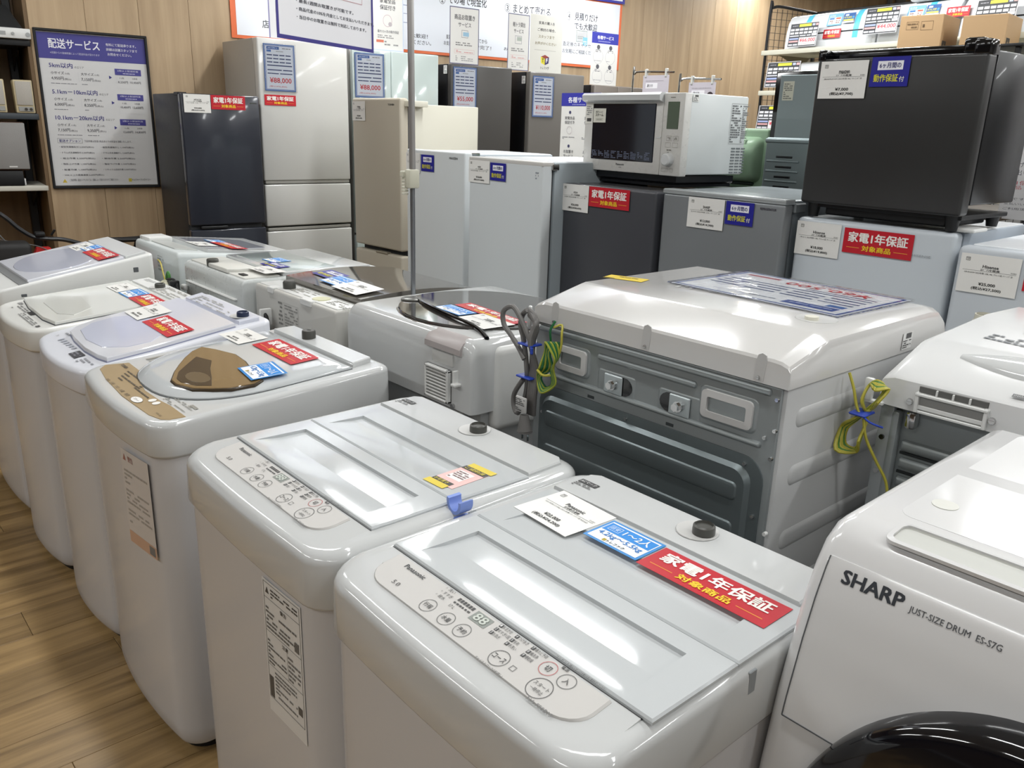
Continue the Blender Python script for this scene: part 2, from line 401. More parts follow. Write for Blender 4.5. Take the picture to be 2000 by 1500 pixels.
def slab(mb, pts, zf, h, lo=-.004):  # polygon slab with top following zf + h
    top = [(x, y, zf(y)+h) for x, y in pts]; cx = sum(p[0] for p in pts)/len(pts); cy = sum(p[1] for p in pts)/len(pts)
    sm = []
    for x, y in pts:
        L = math.hypot(x-cx, y-cy); k = 1-.0025/L; X, Y = cx+(x-cx)*k, cy+(y-cy)*k; sm.append((X, Y, zf(Y)+h))
    mb.loft([[(x, y, zf(y)+lo) for x, y in pts], [(x, y, zf(y)+h-.0025) for x, y in pts], sm])
def slope_frame(x, y, zf, off=0):
    dz = (zf(y+.01)-zf(y))/.01
    return frame((x, y, zf(y)+off), (1, 0, 0), (0, 1, dz))
def sheet(M, w, h, els, parent, name=None, base=None, th=.001):
    """printed sheet as a part of a machine"""
    o = None; off = ORG[parent.as_pointer()]
    me = bpy.data.meshes.new(name or 'label_sheet'); mb = MB(); mb.box(0, w, 0, h, 0, th*.4); mb.bm.to_mesh(me); mb.bm.free()
    me.materials.append(mat('sheet_'+(base or 'E2E2E0'), base or 'E2E2E0', .35))
    o = bpy.data.objects.new(name or 'label_sheet', me); link(o, parent); o.matrix_local = Matrix.Translation(-off) @ M
    prints(els, None, o); return o
def decals(M, els, parent, m_=None):
    off = ORG[parent.as_pointer()]; n0 = set(c.name for c in parent.children)
    prints(els, None, parent)
    for c in parent.children:
        if c.name not in n0: c.matrix_local = Matrix.Translation(-off) @ M
def zP(y): return .879 if y > .602 else .879 - (.602-y)*.13
def washer_P(X):
    """X = x of the lid's front-left corner"""
    x0, x1 = X-.031, X+.507+(.018 if X < -1.2 else 0)
    t = thing('washing_machine', 'x', 'washing machine', ((x0+x1)/2, .76, 0), 'near pair of white top-loading washers')
    washer_shell(t, x0, x1, .504, 1.06, .775, zP, bulge=.008, rf=.055, rr=.045, R_=.017, hole=(X, X+.501, .607, .94))
    # lid: dark gap below, folding front half with grip recess, rear half
    L0, L1 = X+.001, X+.5
    mb = MB(); mb.box(L0+.002, L1-.002, .609, .938, .845, .852); part(mb, 'tub_cover', SEAM, t)
    def half(y0, y1, rec):
        mb = MB(); zt = .884; m = .0025
        a0, a1, b0, b1 = L0+.043, L1-.085+.038, y0+.018, y0+(.125 if rec else .1)
        o = [(L0+m, y0+m), (L1-m, y0+m), (L1-m, y1-m), (L0+m, y1-m)]
        q = [(L0, y0), (L1, y0), (L1, y1), (L0, y1)]
        dp = .013 if rec else .008
        I = [(a0, b0, zt), (a1, b0, zt), (a1-.004, b1, zt), (a0+.004, b1, zt)]; Dn = [(a0+.004, b1-.002, zt-dp), (a1-.004, b1-.002, zt-dp)]
        V = mb.bm.verts.new
        vo = [V((x, y, zt)) for x, y in o]; vq = [V((x, y, zt-m)) for x, y in q]; vb = [V((x, y, .878)) for x, y in q]; vi = [V(p) for p in I]; vd = [V(p) for p in Dn]
        f = mb.bm.faces.new
        for i in range(4):
            j = (i+1) % 4; f((vo[i], vo[j], vi[j], vi[i])); f((vq[i], vq[j], vo[j], vo[i])); f((vb[i], vb[j], vq[j], vq[i]))
        f((vi[0], vi[1], vd[1], vd[0])); f((vd[0], vd[1], vi[2], vi[3])); f((vi[1], vi[2], vd[1])); f((vi[3], vi[0], vd[0])); f(vb[::-1])
        return mb
    part(half(.609, .768, True), 'front_lid', LIDW, t, 20)
    part(half(.7695, .938, False), 'rear_lid', LIDW, t, 20)
    # rear deck
    mb = MB(); slab(mb, [(x0+.03, .944), (x1-.03, .944), (x1-.035, 1.03), (x1-.05, 1.042), (x0+.05, 1.042), (x0+.035, 1.03)], zP, .007); part(mb, 'rear_deck', WHITE, t)
    inlet(t, X+.275, 1.003, .887)
    decals(frame((X+.012, .972, .8865), (1, 0, 0), (0, 1, 0)), [B(0, .018, .042, .032, '2E2E2E'), T('ACマーク', .003, .021, .039, .029, 'DADADA', 0), D(.0, .0, .042, .016, 3, '555555', 2, .004)], t)
    # control plate on the sloping front
    px = X+.028
    pts = [(px, .6018), (px, .570)]
    for k in range(7): an = PI + PI/2*k/6; pts.append((px+.04+.04*math.cos(an), .574+.034*math.sin(an)))
    for k in range(7): an = -PI/2 + PI/2*k/6; pts.append((px+.378+.042*math.cos(an), .574+.034*math.sin(an)))
    pts += [(px+.42, .6018)]
    mb = MB(); slab(mb, pts, zP, .0026); pl = part(mb, 'control_plate', GREYP, t)
    F = slope_frame(px, .5405, zP, .0024); e = []
    k = '4A4A4A'
    e += [T('Panasonic', .034, .046, .08, .054, '33373A', .02), T('5.0', .051, .0125, .066, .02, k, 0)]
    for (bx, by, r, s, c) in ((.132, .018, .0125, '行程', '6A6A6A'), (.172, .018, .0125, '水量', '6A6A6A'), (.205, .018, .0125, '予約', '6A6A6A'), (.278, .018, .014, 'コース', '5A5A5A'), (.333, .047, .012, '切', 'B86A6A'), (.364, .047, .012, '入', '6A6A6A'), (.349, .018, .0165, 'スタート', '555555')):
        e.append(C(bx, by, r, .0009, c)); w = r*(.62 if len(s) < 3 else .75)
        if s == 'スタート': e += [T('スタート', bx-.012, by+.001, bx+.012, by+.007, k, .0), T('一時停止', bx-.010, by-.008, bx+.010, by-.002, k, .0)]
        elif len(s) == 1: e.append(T(s, bx-.0045, by-.0045, bx+.0045, by+.0045, k, .01))
        else: e.append(T(s, bx-w, by-.004, bx+w, by+.004, k, .005))
    for i, s in enumerate(('洗い', 'すすぎ', '脱水')): e += [T(s, .125, .056-.009*i, .125+.005*len(s)+.003, .062-.009*i, k, 0), T('o', .119, .0575-.009*i, .1215, .060-.009*i, '888888', 0)]
    for i in range(6): e += [B(.151+.0058*i, .052, .1555+.0058*i, .058, k), D(.151+.0058*i, .044, .156+.0058*i, .050, 1, k, 2, .004)]
    e += [T('17 L', .152, .036, .162, .041, k, 0), B(.19, .039, .222, .058, '8C918C'), T('88', .1945, .0415, .2175, .0555, 'C6CCC4', .03, 4)]
    cs = [('1おまかせ', 0, 0), ('2すすぎ1回', 0, 1), ('3お急ぎ', 0, 2), ('4つけおき', 1, 0), ('5毛布', 1, 1), ('6手洗い', 1, 2), ('7槽カビ予防', 2, 0), ('8槽洗浄', 2, 1), ('9槽乾燥', 2, 2)]
    for s, i, j in cs:
        X_ = .232+.030*i; Y_ = .056-.0085*j; e += [B(X_, Y_, X_+.0055, Y_+.006, k), T(s[0], X_+.0015, Y_+.001, X_+.004, Y_+.005, 'D8D8D8', 0, 4), T(s[1:], X_+.0065, Y_, X_+.0065+.0042*len(s[1:]), Y_+.006, k, 0)]
    e += [O(.299, .014, .307, .022, .0008, '777777'), T('チャイルドロック(5秒押し)', .255, -.003, .305, .002, k, 0), T('電源', .343, .058, .354, .063, k, .01), T('コンセント抜いて', .3245, .0665, .36, .0705, k, 0), T('ふたを開ける前に電源を切ってください', .362, .0665, .405, .0705, k, 0), T('NA-F50B15', .35, -.0045, .39, .001, '777777', 0)]
    decals(F, e, pl)
    # front sticker, side slots
    sheet(frame((X+.333, .4985, .5), (.125, .0050, 0), (0, 0, 1)), .125, .262, [O(.004, .03, .121, .258, .001, '555555'), Q([(.01, .238), (.022, .238), (.016, .25)], '444444'), D(.028, .233, .116, .252, 3, k, 2, .01), B(.004, .228, .121, .229, '666666'),
          T('警告', .058, .217, .078, .225, k, .01), D(.008, .168, .116, .214, 6, '6A6A6A', 2, .009), B(.1, .17, .115, .186, '666666'), B(.004, .164, .121, .165, '666666'), T('注意', .058, .153, .078, .161, k, .01), D(.008, .1, .07, .15, 7, '6A6A6A', 2, .009), D(.076, .1, .117, .15, 6, '777777', 2, .008),
          B(.073, .098, .0738, .152, '666666'), B(.004, .097, .121, .098, '666666'), B(.006, .012+.02, .02, .075, '4E4E4E'), D(.026, .032, .1, .092, 8, '7A7A7A', 2, .009), B(.102, .05, .116, .066, '555555')], t, 'caution_label', 'DEDEDC')
    mb = MB(); mb.box(x1-.004, x1+.0016, .782, .798, .834, .868, .001, 1); part(mb, 'side_slot', mat('slot_dark', '8E9294', .6), t)
    return t
P1 = washer_P(-.943); P1['label'] = 'nearest white top-loading washer with sharp grey control plate and red tag on its lid'
P2 = washer_P(-1.505); P2['label'] = 'white top-loading washer second from the front with a pink taped notice on its lid'
DZ = .8845
def deckF(x, y, z, a=0, tilt=0):
    u = Vector((math.cos(R(a)), math.sin(R(a)), 0)); v = Vector((-math.sin(R(a)), math.cos(R(a)), tilt)); return frame((x, y, z), u, v)
price_card(deckF(-.925, .833, DZ, -3), .128, 'white price card reading 24,200 yen on the nearest washer', 'Panasonic', '全自動洗濯機', 'NA-F50B15 5.0kg 2021年製 ｸﾘｰﾆﾝｸﾞ済 NANO', '¥22,000', '(税込¥24,200)', h=.112)
blue_tag(deckF(-.787, .855, DZ+.001), .107, 'blue and white household-size tag on the nearest washer', .072)
red_tag(deckF(-.677, .853, DZ+.0005), .213, 'large red guarantee tag on the lid of the nearest washer', .07)
card(deckF(-1.104, .79, DZ, -85+90-2), .062, .088, [B(.0, .074, .062, .088, '2E2A26'), T('ご成約済', .006, .0765, .056, .086, 'D8C850', .02, 3), B(.01, .028, .048, .066, 'E9E6E4'), D(.012, .03, .046, .064, 5, '7A5A5A', 3, .008), B(0, .004, .05, .016, '2E2A26'), T('お取置き', .004, .006, .04, .014, 'D8C850', .01, 3),
      B(-.004, -.012, .05, .004, 'D9C22C', 2), B(.002, .088, .066, .104, 'D9C22C', 2)], 'taped_notice', 'pink sale notice held by yellow tape on the second washer', 'notice', base='E9B9B4')
# blue hose clip hooked between the two near washers
t = thing('hose_clip', 'small periwinkle blue plastic hose clip hanging between the two near washers', 'clip', (-.998, .765, .845))
mb = MB(); pr = [(math.cos(R(165+k*210/14)), math.sin(R(165+k*210/14))) for k in range(15)]
mb.loft([[(-.983+.019*c, y, .893+.021*s_) for c, s_ in pr] + [(-.983+.013*c, y, .893+.015*s_) for c, s_ in pr[::-1]] for y in (.752, .756, .774, .778)])
mb.box(-.990, -.976, .75, .78, .84, .868, .003)
part(mb, 'clip_body', mat('periwinkle', '7C93D6', .35), t)
# ---- cream machine with brown window
def zT(y): return .862 + (y-.5)*.064
def washer_T():
    x0, x1 = -2.24, -1.70
    t = thing('washing_machine', 'white top-loading washer with a brown see-through window and gold control strip', 'washing machine', (-1.97, .8, 0))
    washer_shell(t, x0, x1, .515, 1.10, .785, zT, bulge=.024, rf=.045, rr=.03, R_=.014, top=WHITE)
    # raised dome lid, straight rear, rounded front
    def lid(i, h):
        pts = []
        for k in range(25):
            a = PI + PI*k/24; c, s = math.cos(a), math.sin(a)
            pts.append((-1.97+(.225-i)*math.copysign(abs(c)**.8, c), .80+(.215-i)*math.copysign(abs(s)**.9, s)))
        pts += [(-1.745-i*.6, .90), (-1.745-i*.6, 1.01-i), (-2.195+i*.6, 1.01-i), (-2.195+i*.6, .90)]
        return [(x, y, zT(y)+h) for x, y in pts]
    mb = MB(); mb.loft([lid(-.003, -.004), lid(-.003, .0012)]); part(mb, 'lid_gap', SEAM, t)
    mb = MB(); mb.loft([lid(0, 0), lid(0, .004), lid(.010, .011), lid(.028, .016), lid(.06, .018)]); l = part(mb, 'lid', LIDW, t, 50)
    wp = [(-1.95, .638), (-1.913, .636), (-1.855, .654), (-1.821, .687), (-1.796, .72), (-1.786, .772), (-1.80, .80), (-1.89, .815), (-1.964, .832), (-2.042, .838), (-2.123, .817), (-2.17, .799), (-2.15, .765), (-2.108, .73), (-2.06, .697), (-2.011, .667)]
    wp = [(x*.986, y*.986) for x, y in wp]
    mb = MB(); slab(mb, [((x+1.95)*1.02-1.95, (y-.73)*1.03+.73) for x, y in wp], zT, .0192, .012); part(mb, 'window_rim', mat('rim_brown', '3A2E1E', .3), l)
    mb = MB(); slab(mb, wp, zT, .0205, .012); w = part(mb, 'window', mat('brown_glass', '7E6846', .08, coat=.6), l)
    mb = MB(); tub = [(x-.022, y+.008) for x, y in [(-2.04, .735), (-1.99, .690), (-1.95, .655), (-1.90, .632), (-1.865, .630), (-1.815, .648), (-1.79, .675), (-1.85, .70), (-1.92, .725), (-1.98, .752)]]
    slab(mb, tub, zT, .0212, .012); part(mb, 'tub_opening', mat('tub_dark', '40362A', .12), l)
    mb = MB(); slab(mb, [(-1.895+.05*math.cos(a*PI/8), .682+.026*math.sin(a*PI/8)) for a in range(16)], zT, .0218, .012); part(mb, 'pulsator', mat('pulsator', '65553C', .3), l)
    mb = MB(); slab(mb, [(-2.19, 1.018), (-1.75, 1.018), (-1.76, 1.075), (-2.18, 1.075)], zT, .014); part(mb, 'rear_deck', WHITE, t)
    mb = MB(); mb.lathe((-2.03, 1.045, zT(1.05)), [(.019, -.01), (.019, .032), (.017, .036), (.008, .036), (.001, .03)], 20); part(mb, 'water_inlet', CAPM, t)
    # gold strip
    gp = [(-2.225, .56), (-2.2, .54), (-2.1, .526), (-1.95, .516), (-1.78, .522), (-1.735, .532), (-1.72, .545), (-1.712, .578), (-1.80, .578), (-1.86, .572), (-1.95, .572), (-2.04, .585), (-2.1, .61), (-2.2, .612)]
    gp = [(x, y+.006) for x, y in gp]
    mb = MB(); slab(mb, gp, zT, .0012); pl = part(mb, 'control_strip', mat('gold_strip', 'A8926E', .3, metal=.2), t)
    F = slope_frame(-2.225, .53, zT, .0014); k = '4A4030'
    e = [T('TOSHIBA', .03, .064, .075, .073, '333030', .03), B(.03, .062, .035, .0625, k)]
    for j in range(4): e.append(D(.10+.012*j, .058-.011*j, .20+.03*j, .066-.011*j, 1, k, 2, .016))
    e += [D(.24, .042, .34, .052, 1, k, 2, .01), D(.24, .03, .34, .038, 1, k, 2, .014), C(.36, .035, .010, 0, 'E4E2DC', sy=.9), C(.385, .035, .010, 0, 'E4E2DC', sy=.9), C(.33, .010, .025, 0, 'E8E6E2', sy=.45), C(.33, .010, .025, .001, '666666', 3, sy=.45), T('スタート', .316, .006, .344, .013, k, 0, 4), T('AW-5G', .445, .012, .475, .017, k, 0)]
    for i, s in enumerate(('予約', '行程', 'つけおき', '水量', '時間')): e.append(T(s, .125+.036*i, .000, .145+.036*i, .009, k, 0))
    decals(F, e, pl)
    # sticker blocks on the deck
    decals(slope_frame(-2.2, .66, zT, .0006), [B(.0, .0, .012, .058, '8A8880'), D(.018, 0, .072, .06, 9, '9A9890', 2, .012)], t)
    decals(slope_frame(-1.86, .585, zT, .0006), [D(0, 0, .12, .03, 6, '8A8880', 2, .012), B(.085, .03, .12, .038, '8A8880')], t)
    sheet(frame((-1.885, .4905, .53), (.135, .0155, 0), (0, 0, 1)), .135, .235, [Q([(.01, .21), (.024, .21), (.017, .226)], 'A06A60'), T('警告', .034, .21, .06, .224, 'A06A60', .01)] + [D(.008, .05+.05*i, .125, .09+.05*i, 4, 'A8A29A', 2, .012) for i in range(3)] + [B(.0, .0, .135, .03, 'C9A48A'), B(.10, .004, .128, .026, '777777', 2)], t, 'caution_label', 'CFC9C4')
washer_T()
price_card(deckF(-2.225, .868, .8875+.0185, 0, .064), .135, 'white price card behind the brown washer window', 'TOSHIBA', '全自動洗濯機', 'AW-5GA2 5.0kg 2022年製', '¥22,000', '(税込¥24,200)', h=.085)
red_tag(deckF(-2.062, .893, .9075, -1, .064), .235, 'red guarantee tag behind the brown window of the gold-strip washer', .078)
blue_tag(deckF(-1.89, .778, .9025, -8, .064), .115, 'blue household-size tag overlapping the brown washer window', .088)
# ---- lavender-lid machine
def zM(y): return .842 + (y-.53)*.145
def washer_M4():
    x0, x1 = -2.76, -2.265
    lav = mat('lavender_lid', 'C9CCDC', .12, coat=.4); lav2 = mat('lavender_deck', 'D2D5E0', .2)
    t = thing('washing_machine', 'white washer with pale lavender lid and small dark display, beside the brown-window washer', 'washing machine', (-2.51, .8, 0))
    washer_shell(t, x0, x1, .53, 1.05, .775, zM, bulge=.035, rf=.04, rr=.03, R_=.012, top=mat('white_lavender', 'D9DBE2', .2))
    lp = [(-2.70, .62), (-2.66, .592), (-2.58, .582), (-2.45, .576), (-2.35, .582), (-2.30, .592), (-2.29, .70), (-2.29, .945), (-2.73, .945), (-2.73, .70)]
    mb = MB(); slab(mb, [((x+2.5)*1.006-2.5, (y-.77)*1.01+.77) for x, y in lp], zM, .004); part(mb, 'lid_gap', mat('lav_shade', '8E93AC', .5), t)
    mb = MB(); slab(mb, lp, zM, .014); l = part(mb, 'lid', mat('lid_pale', 'D9DAE0', .1, coat=.4), t)
    win = [(-2.685, .66), (-2.64, .615), (-2.52, .598), (-2.40, .61), (-2.34, .66), (-2.33, .72), (-2.38, .78), (-2.5, .80), (-2.64, .79), (-2.69, .73)]
    mb = MB(); slab(mb, win, zM, .0155); part(mb, 'window', lav, l)
    mb = MB(); slab(mb, [(-2.72, .962), (-2.30, .962), (-2.29, 1.02), (-2.73, 1.02)], zM, .012); part(mb, 'rear_deck', lav2, t)
    inlet(t, -2.335, .99, zM(.99)+.012, blue=True)
    decals(slope_frame(-2.7, .955, zM, .0135), [D(.02, .005, .30, .05, 6, '9A9A96', 2, .02)], t)
    decals(slope_frame(-2.73, .535, zM, .001), [T('HITACHI', .035, .05, .075, .058, '40444A', .02), T('7.0', .03, .025, .045, .034, '888888', 0)] + [B(.085+.025*i, .018+.001*i, .098+.025*i, .036, '9A9EA8') for i in range(6)] + [B(.255, .004, .315, .034, '34343A', 2), D(.26, .008, .31, .028, 2, '7A7A84', 3, .01), D(.34, -.002, .42, .03, 3, '8A8C92', 2, .012)], t)
washer_M4()
price_card(deckF(-2.712, .765, .8935, -2, .145), .14, 'white price card on the lavender washer lid', 'HITACHI', '全自動洗濯機', 'NW-70 7.0kg 2021年製', '¥22,000', '(税込¥24,200)', h=.105)
red_tag(deckF(-2.548, .765, .8925, -1, .145), .225, 'red guarantee tag on the lavender washer lid', .078)
# ---- off-white machine behind it
def zN(y): return .850 + (y-.53)*.082
def washer_M5():
    x0, x1 = -3.28, -2.775
    t = thing('washing_machine', 'off-white washer with wide flat translucent lid and rear print strip, third from the far end', 'washing machine', (-3.03, .8, 0))
    washer_shell(t, x0, x1, .52, 1.04, .78, zN, bulge=.035, rf=.05, rr=.03, R_=.012, top=mat('warm_white', 'DADAD6', .2))
    lp = [(-3.24, .59), (-3.10, .575), (-2.90, .572), (-2.80, .585), (-2.80, .94), (-3.24, .94)]
    mb = MB(); slab(mb, [((x+3.02)*1.008-3.02, (y-.76)*1.012+.76) for x, y in lp], zN, .003); part(mb, 'lid_gap', SEAM, t)
    mb = MB(); slab(mb, lp, zN, .012); l = part(mb, 'lid', mat('lid_warm', 'D6D7D2', .12, coat=.3), t)
    for pts in ([(-3.20, .66), (-3.1, .62), (-2.9, .615), (-2.84, .65), (-2.9, .72), (-3.1, .74)], ):
        mb = MB(); slab(mb, pts, zN, .0135); part(mb, 'lid_step', mat('lid_step', 'C6C7C2', .15), l)
    mb = MB(); slab(mb, [(-3.24, .953), (-2.80, .953), (-2.80, 1.015), (-3.24, 1.015)], zN, .009); part(mb, 'rear_deck', WHITE2, t)
    inlet(t, -3.03, .985, zN(.98)+.009)
    decals(slope_frame(-3.22, .955, zN, .0105), [D(.22, .003, .41, .055, 7, '9A9890', 2, .02), D(.01, .03, .10, .05, 3, 'AAAAAA', 2, .01)], t)
    decals(slope_frame(-3.25, .53, zN, .001), [B(.03, .035, .06, .048, '888888'), B(.20, .028, .255, .046, '222222'), D(.08, .004, .20, .04, 4, '777777', 2, .012), D(.20, .0, .40, .022, 3, '777777', 2, .012), B(.41, .006, .43, .018, '555555')], t)
washer_M5()
price_card(deckF(-3.185, .845,   .8895, 0, .082), .13, 'white price card on the off-white washer lid', 'SHARP', '全自動洗濯機', 'ES-GE5 5.5kg 2021年製', '¥20,000', '(税込¥22,000)', h=.075)
blue_tag(deckF(-3.045, .845, .890, 0, .082), .105, 'blue household-size tag on the off-white washer lid', .075)
red_tag(deckF(-2.935, .845, .8905, -1, .082), .22, 'red guarantee tag on the off-white washer lid', .077)
# ---- far-left machine
def zL(y): return .878 + (y-.52)*.175
def washer_M6():
    x0, x1 = -3.88, -3.335
    t = thing('washing_machine', 'white washer at the far end of the front row with a round lavender window', 'washing machine', (-3.6, .8, 0))
    washer_shell(t, x0, x1, .52, 1.07, .79, zL, bulge=.02, rf=.03, rr=.02, R_=.010, top=WHITE2)
    lp = [(-3.85, .63), (-3.35, .63), (-3.35, .965), (-3.85, .965)]
    mb = MB(); slab(mb, lp, zL, .010); l = part(mb, 'lid', mat('lid_cool', 'DCDEE6', .12, coat=.4), t)
    mb = MB(); slab(mb, [(-3.60+.215*math.cos(a*PI/12), .785+.145*math.sin(a*PI/12)) for a in range(24)], zL, .0118); part(mb, 'window', mat('lav_window', 'BFC2D0', .1, coat=.4), l)
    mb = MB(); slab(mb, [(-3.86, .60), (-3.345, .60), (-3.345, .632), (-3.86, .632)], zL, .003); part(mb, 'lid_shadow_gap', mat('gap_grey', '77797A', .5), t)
    mb = MB(); slab(mb, [(-3.85, .972), (-3.35, .972), (-3.36, 1.05), (-3.84, 1.05)], zL, .010); part(mb, 'rear_deck', WHITE, t)
    for a in ((.99, 1.01, .905, .925), (.60, .62, .85, .862)): mb = MB(); mb.box(x1-.006, x1+.003, *a, .002, 1); part(mb, 'side_latch', mat('latch_grey', '55585C', .5), t)
    decals(slope_frame(-3.84, .53, zL, .001), [D(.05, .01, .48, .05, 3, '999999', 2, .03)], t)
washer_M6()
price_card(deckF(-3.80, .88, .953, 0, .175), .13, 'white price card on the farthest front-row washer', 'HITACHI', '全自動洗濯機', 'BW-8 8.0kg 2020年製', '¥30,000', '(税込¥33,000)', h=.08)
blue_tag(deckF(-3.70, .90, .9575, 0, .175), .09, 'blue household-size tag on the farthest front-row washer', .07)
red_tag(deckF(-3.61, .885, .9555, -1, .175), .235, 'red guarantee tag on the farthest front-row washer', .08)
# ---------------------------------------------------------------- second row, machines seen from behind
def rsec(x0, x1, z0, z1, r, y, n=5):       # rounded rectangle section in the x-z plane at depth y (r only at the top)
    P = [(x0, z0)]
    for k in range(n+1):
        a = PI - PI/2*k/n; P.append((x0+r+r*math.cos(a), z1-r+r*math.sin(a)))
    for k in range(n+1):
        a = PI/2 - PI/2*k/n; P.append((x1-r+r*math.cos(a), z1-r+r*math.sin(a)))
    P.append((x1, z0)); return [(x, y, z) for x, z in P]
def hood(x0, x1, y0, y1, z0, zf, r=.03, rb=.02, xr=None):
    """cover with rounded top edges running in y; zf(y) gives the crown height"""
    mb = MB(); rs = []
    ys = [(y0, rb, .0), (y0, rb*.3, 0), (y0+rb*.3, 0, 0)] + [(y0+rb+(y1-y0-rb)*k/6, 0, 0) for k in range(7)]
    ys = []
    for k in range(5):
        a = PI/2*k/4; ys.append((y0+rb*(1-math.cos(a)), rb*(1-math.sin(a))))
    for k in range(1, 8): ys.append((y0+rb+(y1-y0-rb)*k/7, 0))
    for y, dz in ys: rs.append(rsec(x0+dz*.2, x1-dz*.2, z0, zf(y)-dz, r, y))
    mb.loft(rs, True, True); return mb
def R1():
    x0, x1, y0, y1 = -3.87, -3.355, 1.17, 1.72; zf = lambda y: .965-(y-1.17)*.09
    t = thing('washing_machine', 'pale white washer farthest back in the rear row with a smoky see-through lid', 'washing machine', (-3.61, 1.45, 0), None)
    pale = mat('pale_mint', 'CDD3D3', .25)
    mb = MB(); mb.loft([ring(x0+.01, x1-.01, y0+.01, y1, .03, zf=lambda y, z=z: z) for z in (.03, .80)]); part(mb, 'cabinet', BODYW, t)
    part(hood(x0, x1, y0, y1, .80, zf, .02, .014), 'top_cover', pale, t, 50)
    mb = MB(); slab(mb, [(x0+.02, y0+.13), (x1-.02, y0+.13), (x1-.02, y1-.06), (x0+.02, y1-.06)], zf, .014); l = part(mb, 'lid', WHITE, t)
    mb = MB(); slab(mb, [(x0+.09, y0+.16), (x1-.09, y0+.16), (x1-.06, y0+.30), (x1-.12, y1-.12), (x0+.12, y1-.12), (x0+.06, y0+.3)], zf, .0155); part(mb, 'window', mat('smoke_glass', '9A9CA4', .08, coat=.5), l)
    mb = MB(); slab(mb, [(x0+.12, y0+.03), (x0+.40, y0+.03), (x0+.44, y0+.11), (x0+.12, y0+.11)], zf, .004); part(mb, 'rear_panel', mat('grey_strip', 'A9ABA8', .4), t)
    mb = MB(); mb.box(x0+.0, x0+.13, y0+.02, y0+.12, .955, .978, .006); part(mb, 'hinge_block', WHITE2, t)
    decals(frame((x1-.24, y0-.0, .845), (1, 0, 0), (0, 0, 1)), [D(0, 0, .07, .075, 5, '8A9090', 2, .014), B(0, .078, .06, .08, '8A9090'), C(.12, .0, .006, 0, '555555')], t)
R1()
def R2():
    x0, x1, y0, y1 = -3.235, -2.70, 1.15, 1.70; zf = lambda y: .955
    t = thing('washing_machine', 'white washer in the rear row with clear shallow lid, grey inlet knob and hinge bar', 'washing machine', (-2.97, 1.43, 0))
    pale = mat('pale_grey_white', 'C9CDCC', .28)
    mb = MB(); mb.loft([ring(x0+.012, x1-.012, y0+.05, y1, .03, zf=lambda y, z=z: z) for z in (.03, .80)]); part(mb, 'cabinet', mat('steel_blue_grey', '8F9799', .35), t)
    part(hood(x0, x1, y0, y1, .80, zf, .012, .02), 'top_cover', pale, t, 50)
    mb = MB(); mb.box(x0+.02, x1-.02, y0+.02, y0+.15, .952, .960, .004); part(mb, 'rear_deck', mat('deck_cream', 'D6D6D0', .3), t)
    mb = MB(); pts = [(x0+.17, y0+.03), (x0+.2, y0+.015), (x1-.16, y0+.015), (x1-.14, y0+.05), (x1-.14, y0+.12), (x0+.17, y0+.12)]; mb.prism(pts, .958, .972, .005); part(mb, 'filter_cover', mat('deck_cream', 'D6D6D0', .3), t)
    mb = MB(); mb.lathe((x0+.2, y0+.035, .958), [(.022, 0), (.022, .022), (.019, .026), (.001, .026)], 18); part(mb, 'water_inlet', CAPM, t)
    mb = MB(); mb.box(x1-.10, x1-.06, y0+.03, y0+.05, .961, .964, .001, 1); part(mb, 'vent_slot', DARK, t)
    mb = MB(); mb.box(x0+.02, x1-.02, y0+.16, y1-.03, .954, .966, .003); l = part(mb, 'lid_frame', WHITE, t)
    mb = MB(); mb.box(x0+.05, x1-.05, y0+.19, y1-.16, .960, .9675, .002); part(mb, 'lid_window', mat('clear_window', 'B6C0BE', .08, coat=.5), l)
    mb = MB(); mb.box(x0+.03, x1-.05, y0-.012, y0+.004, .878, .884, .002, 1); mb.box(x0-.005, x0+.03, y0-.02, y0+.0, .84, .862, .006); part(mb, 'rear_ledge', WHITE2, t)
    mb = MB(); mb.box(x1-.13, x1-.05, y0-.03, y0+.01, .815, .835, .006); part(mb, 'hose_hook', WHITE2, t)
    t2 = thing('power_cord', 'dark power cord bundle behind the grey-knob washer in the rear row', 'cord', (x0+.02, y0-.04, .82))
    mb = MB()
    for k in range(4): mb.tube([(x0-.03+.01*k, y0-.06, .88-.006*k), (x0+.02+.012*k, y0-.05-.006*k, .885-.01*k), (x0+.07+.012*k, y0-.055, .86-.01*k), (x0+.08+.01*k, y0-.06, .82-.01*k)], .005, 6)
    part(mb, 'cable', DARK, t2); mb = MB(); mb.box(x0+.03, x0+.05, y0-.075, y0-.04, .82, .885, .004); part(mb, 'plug', DARK, t2)
R2()
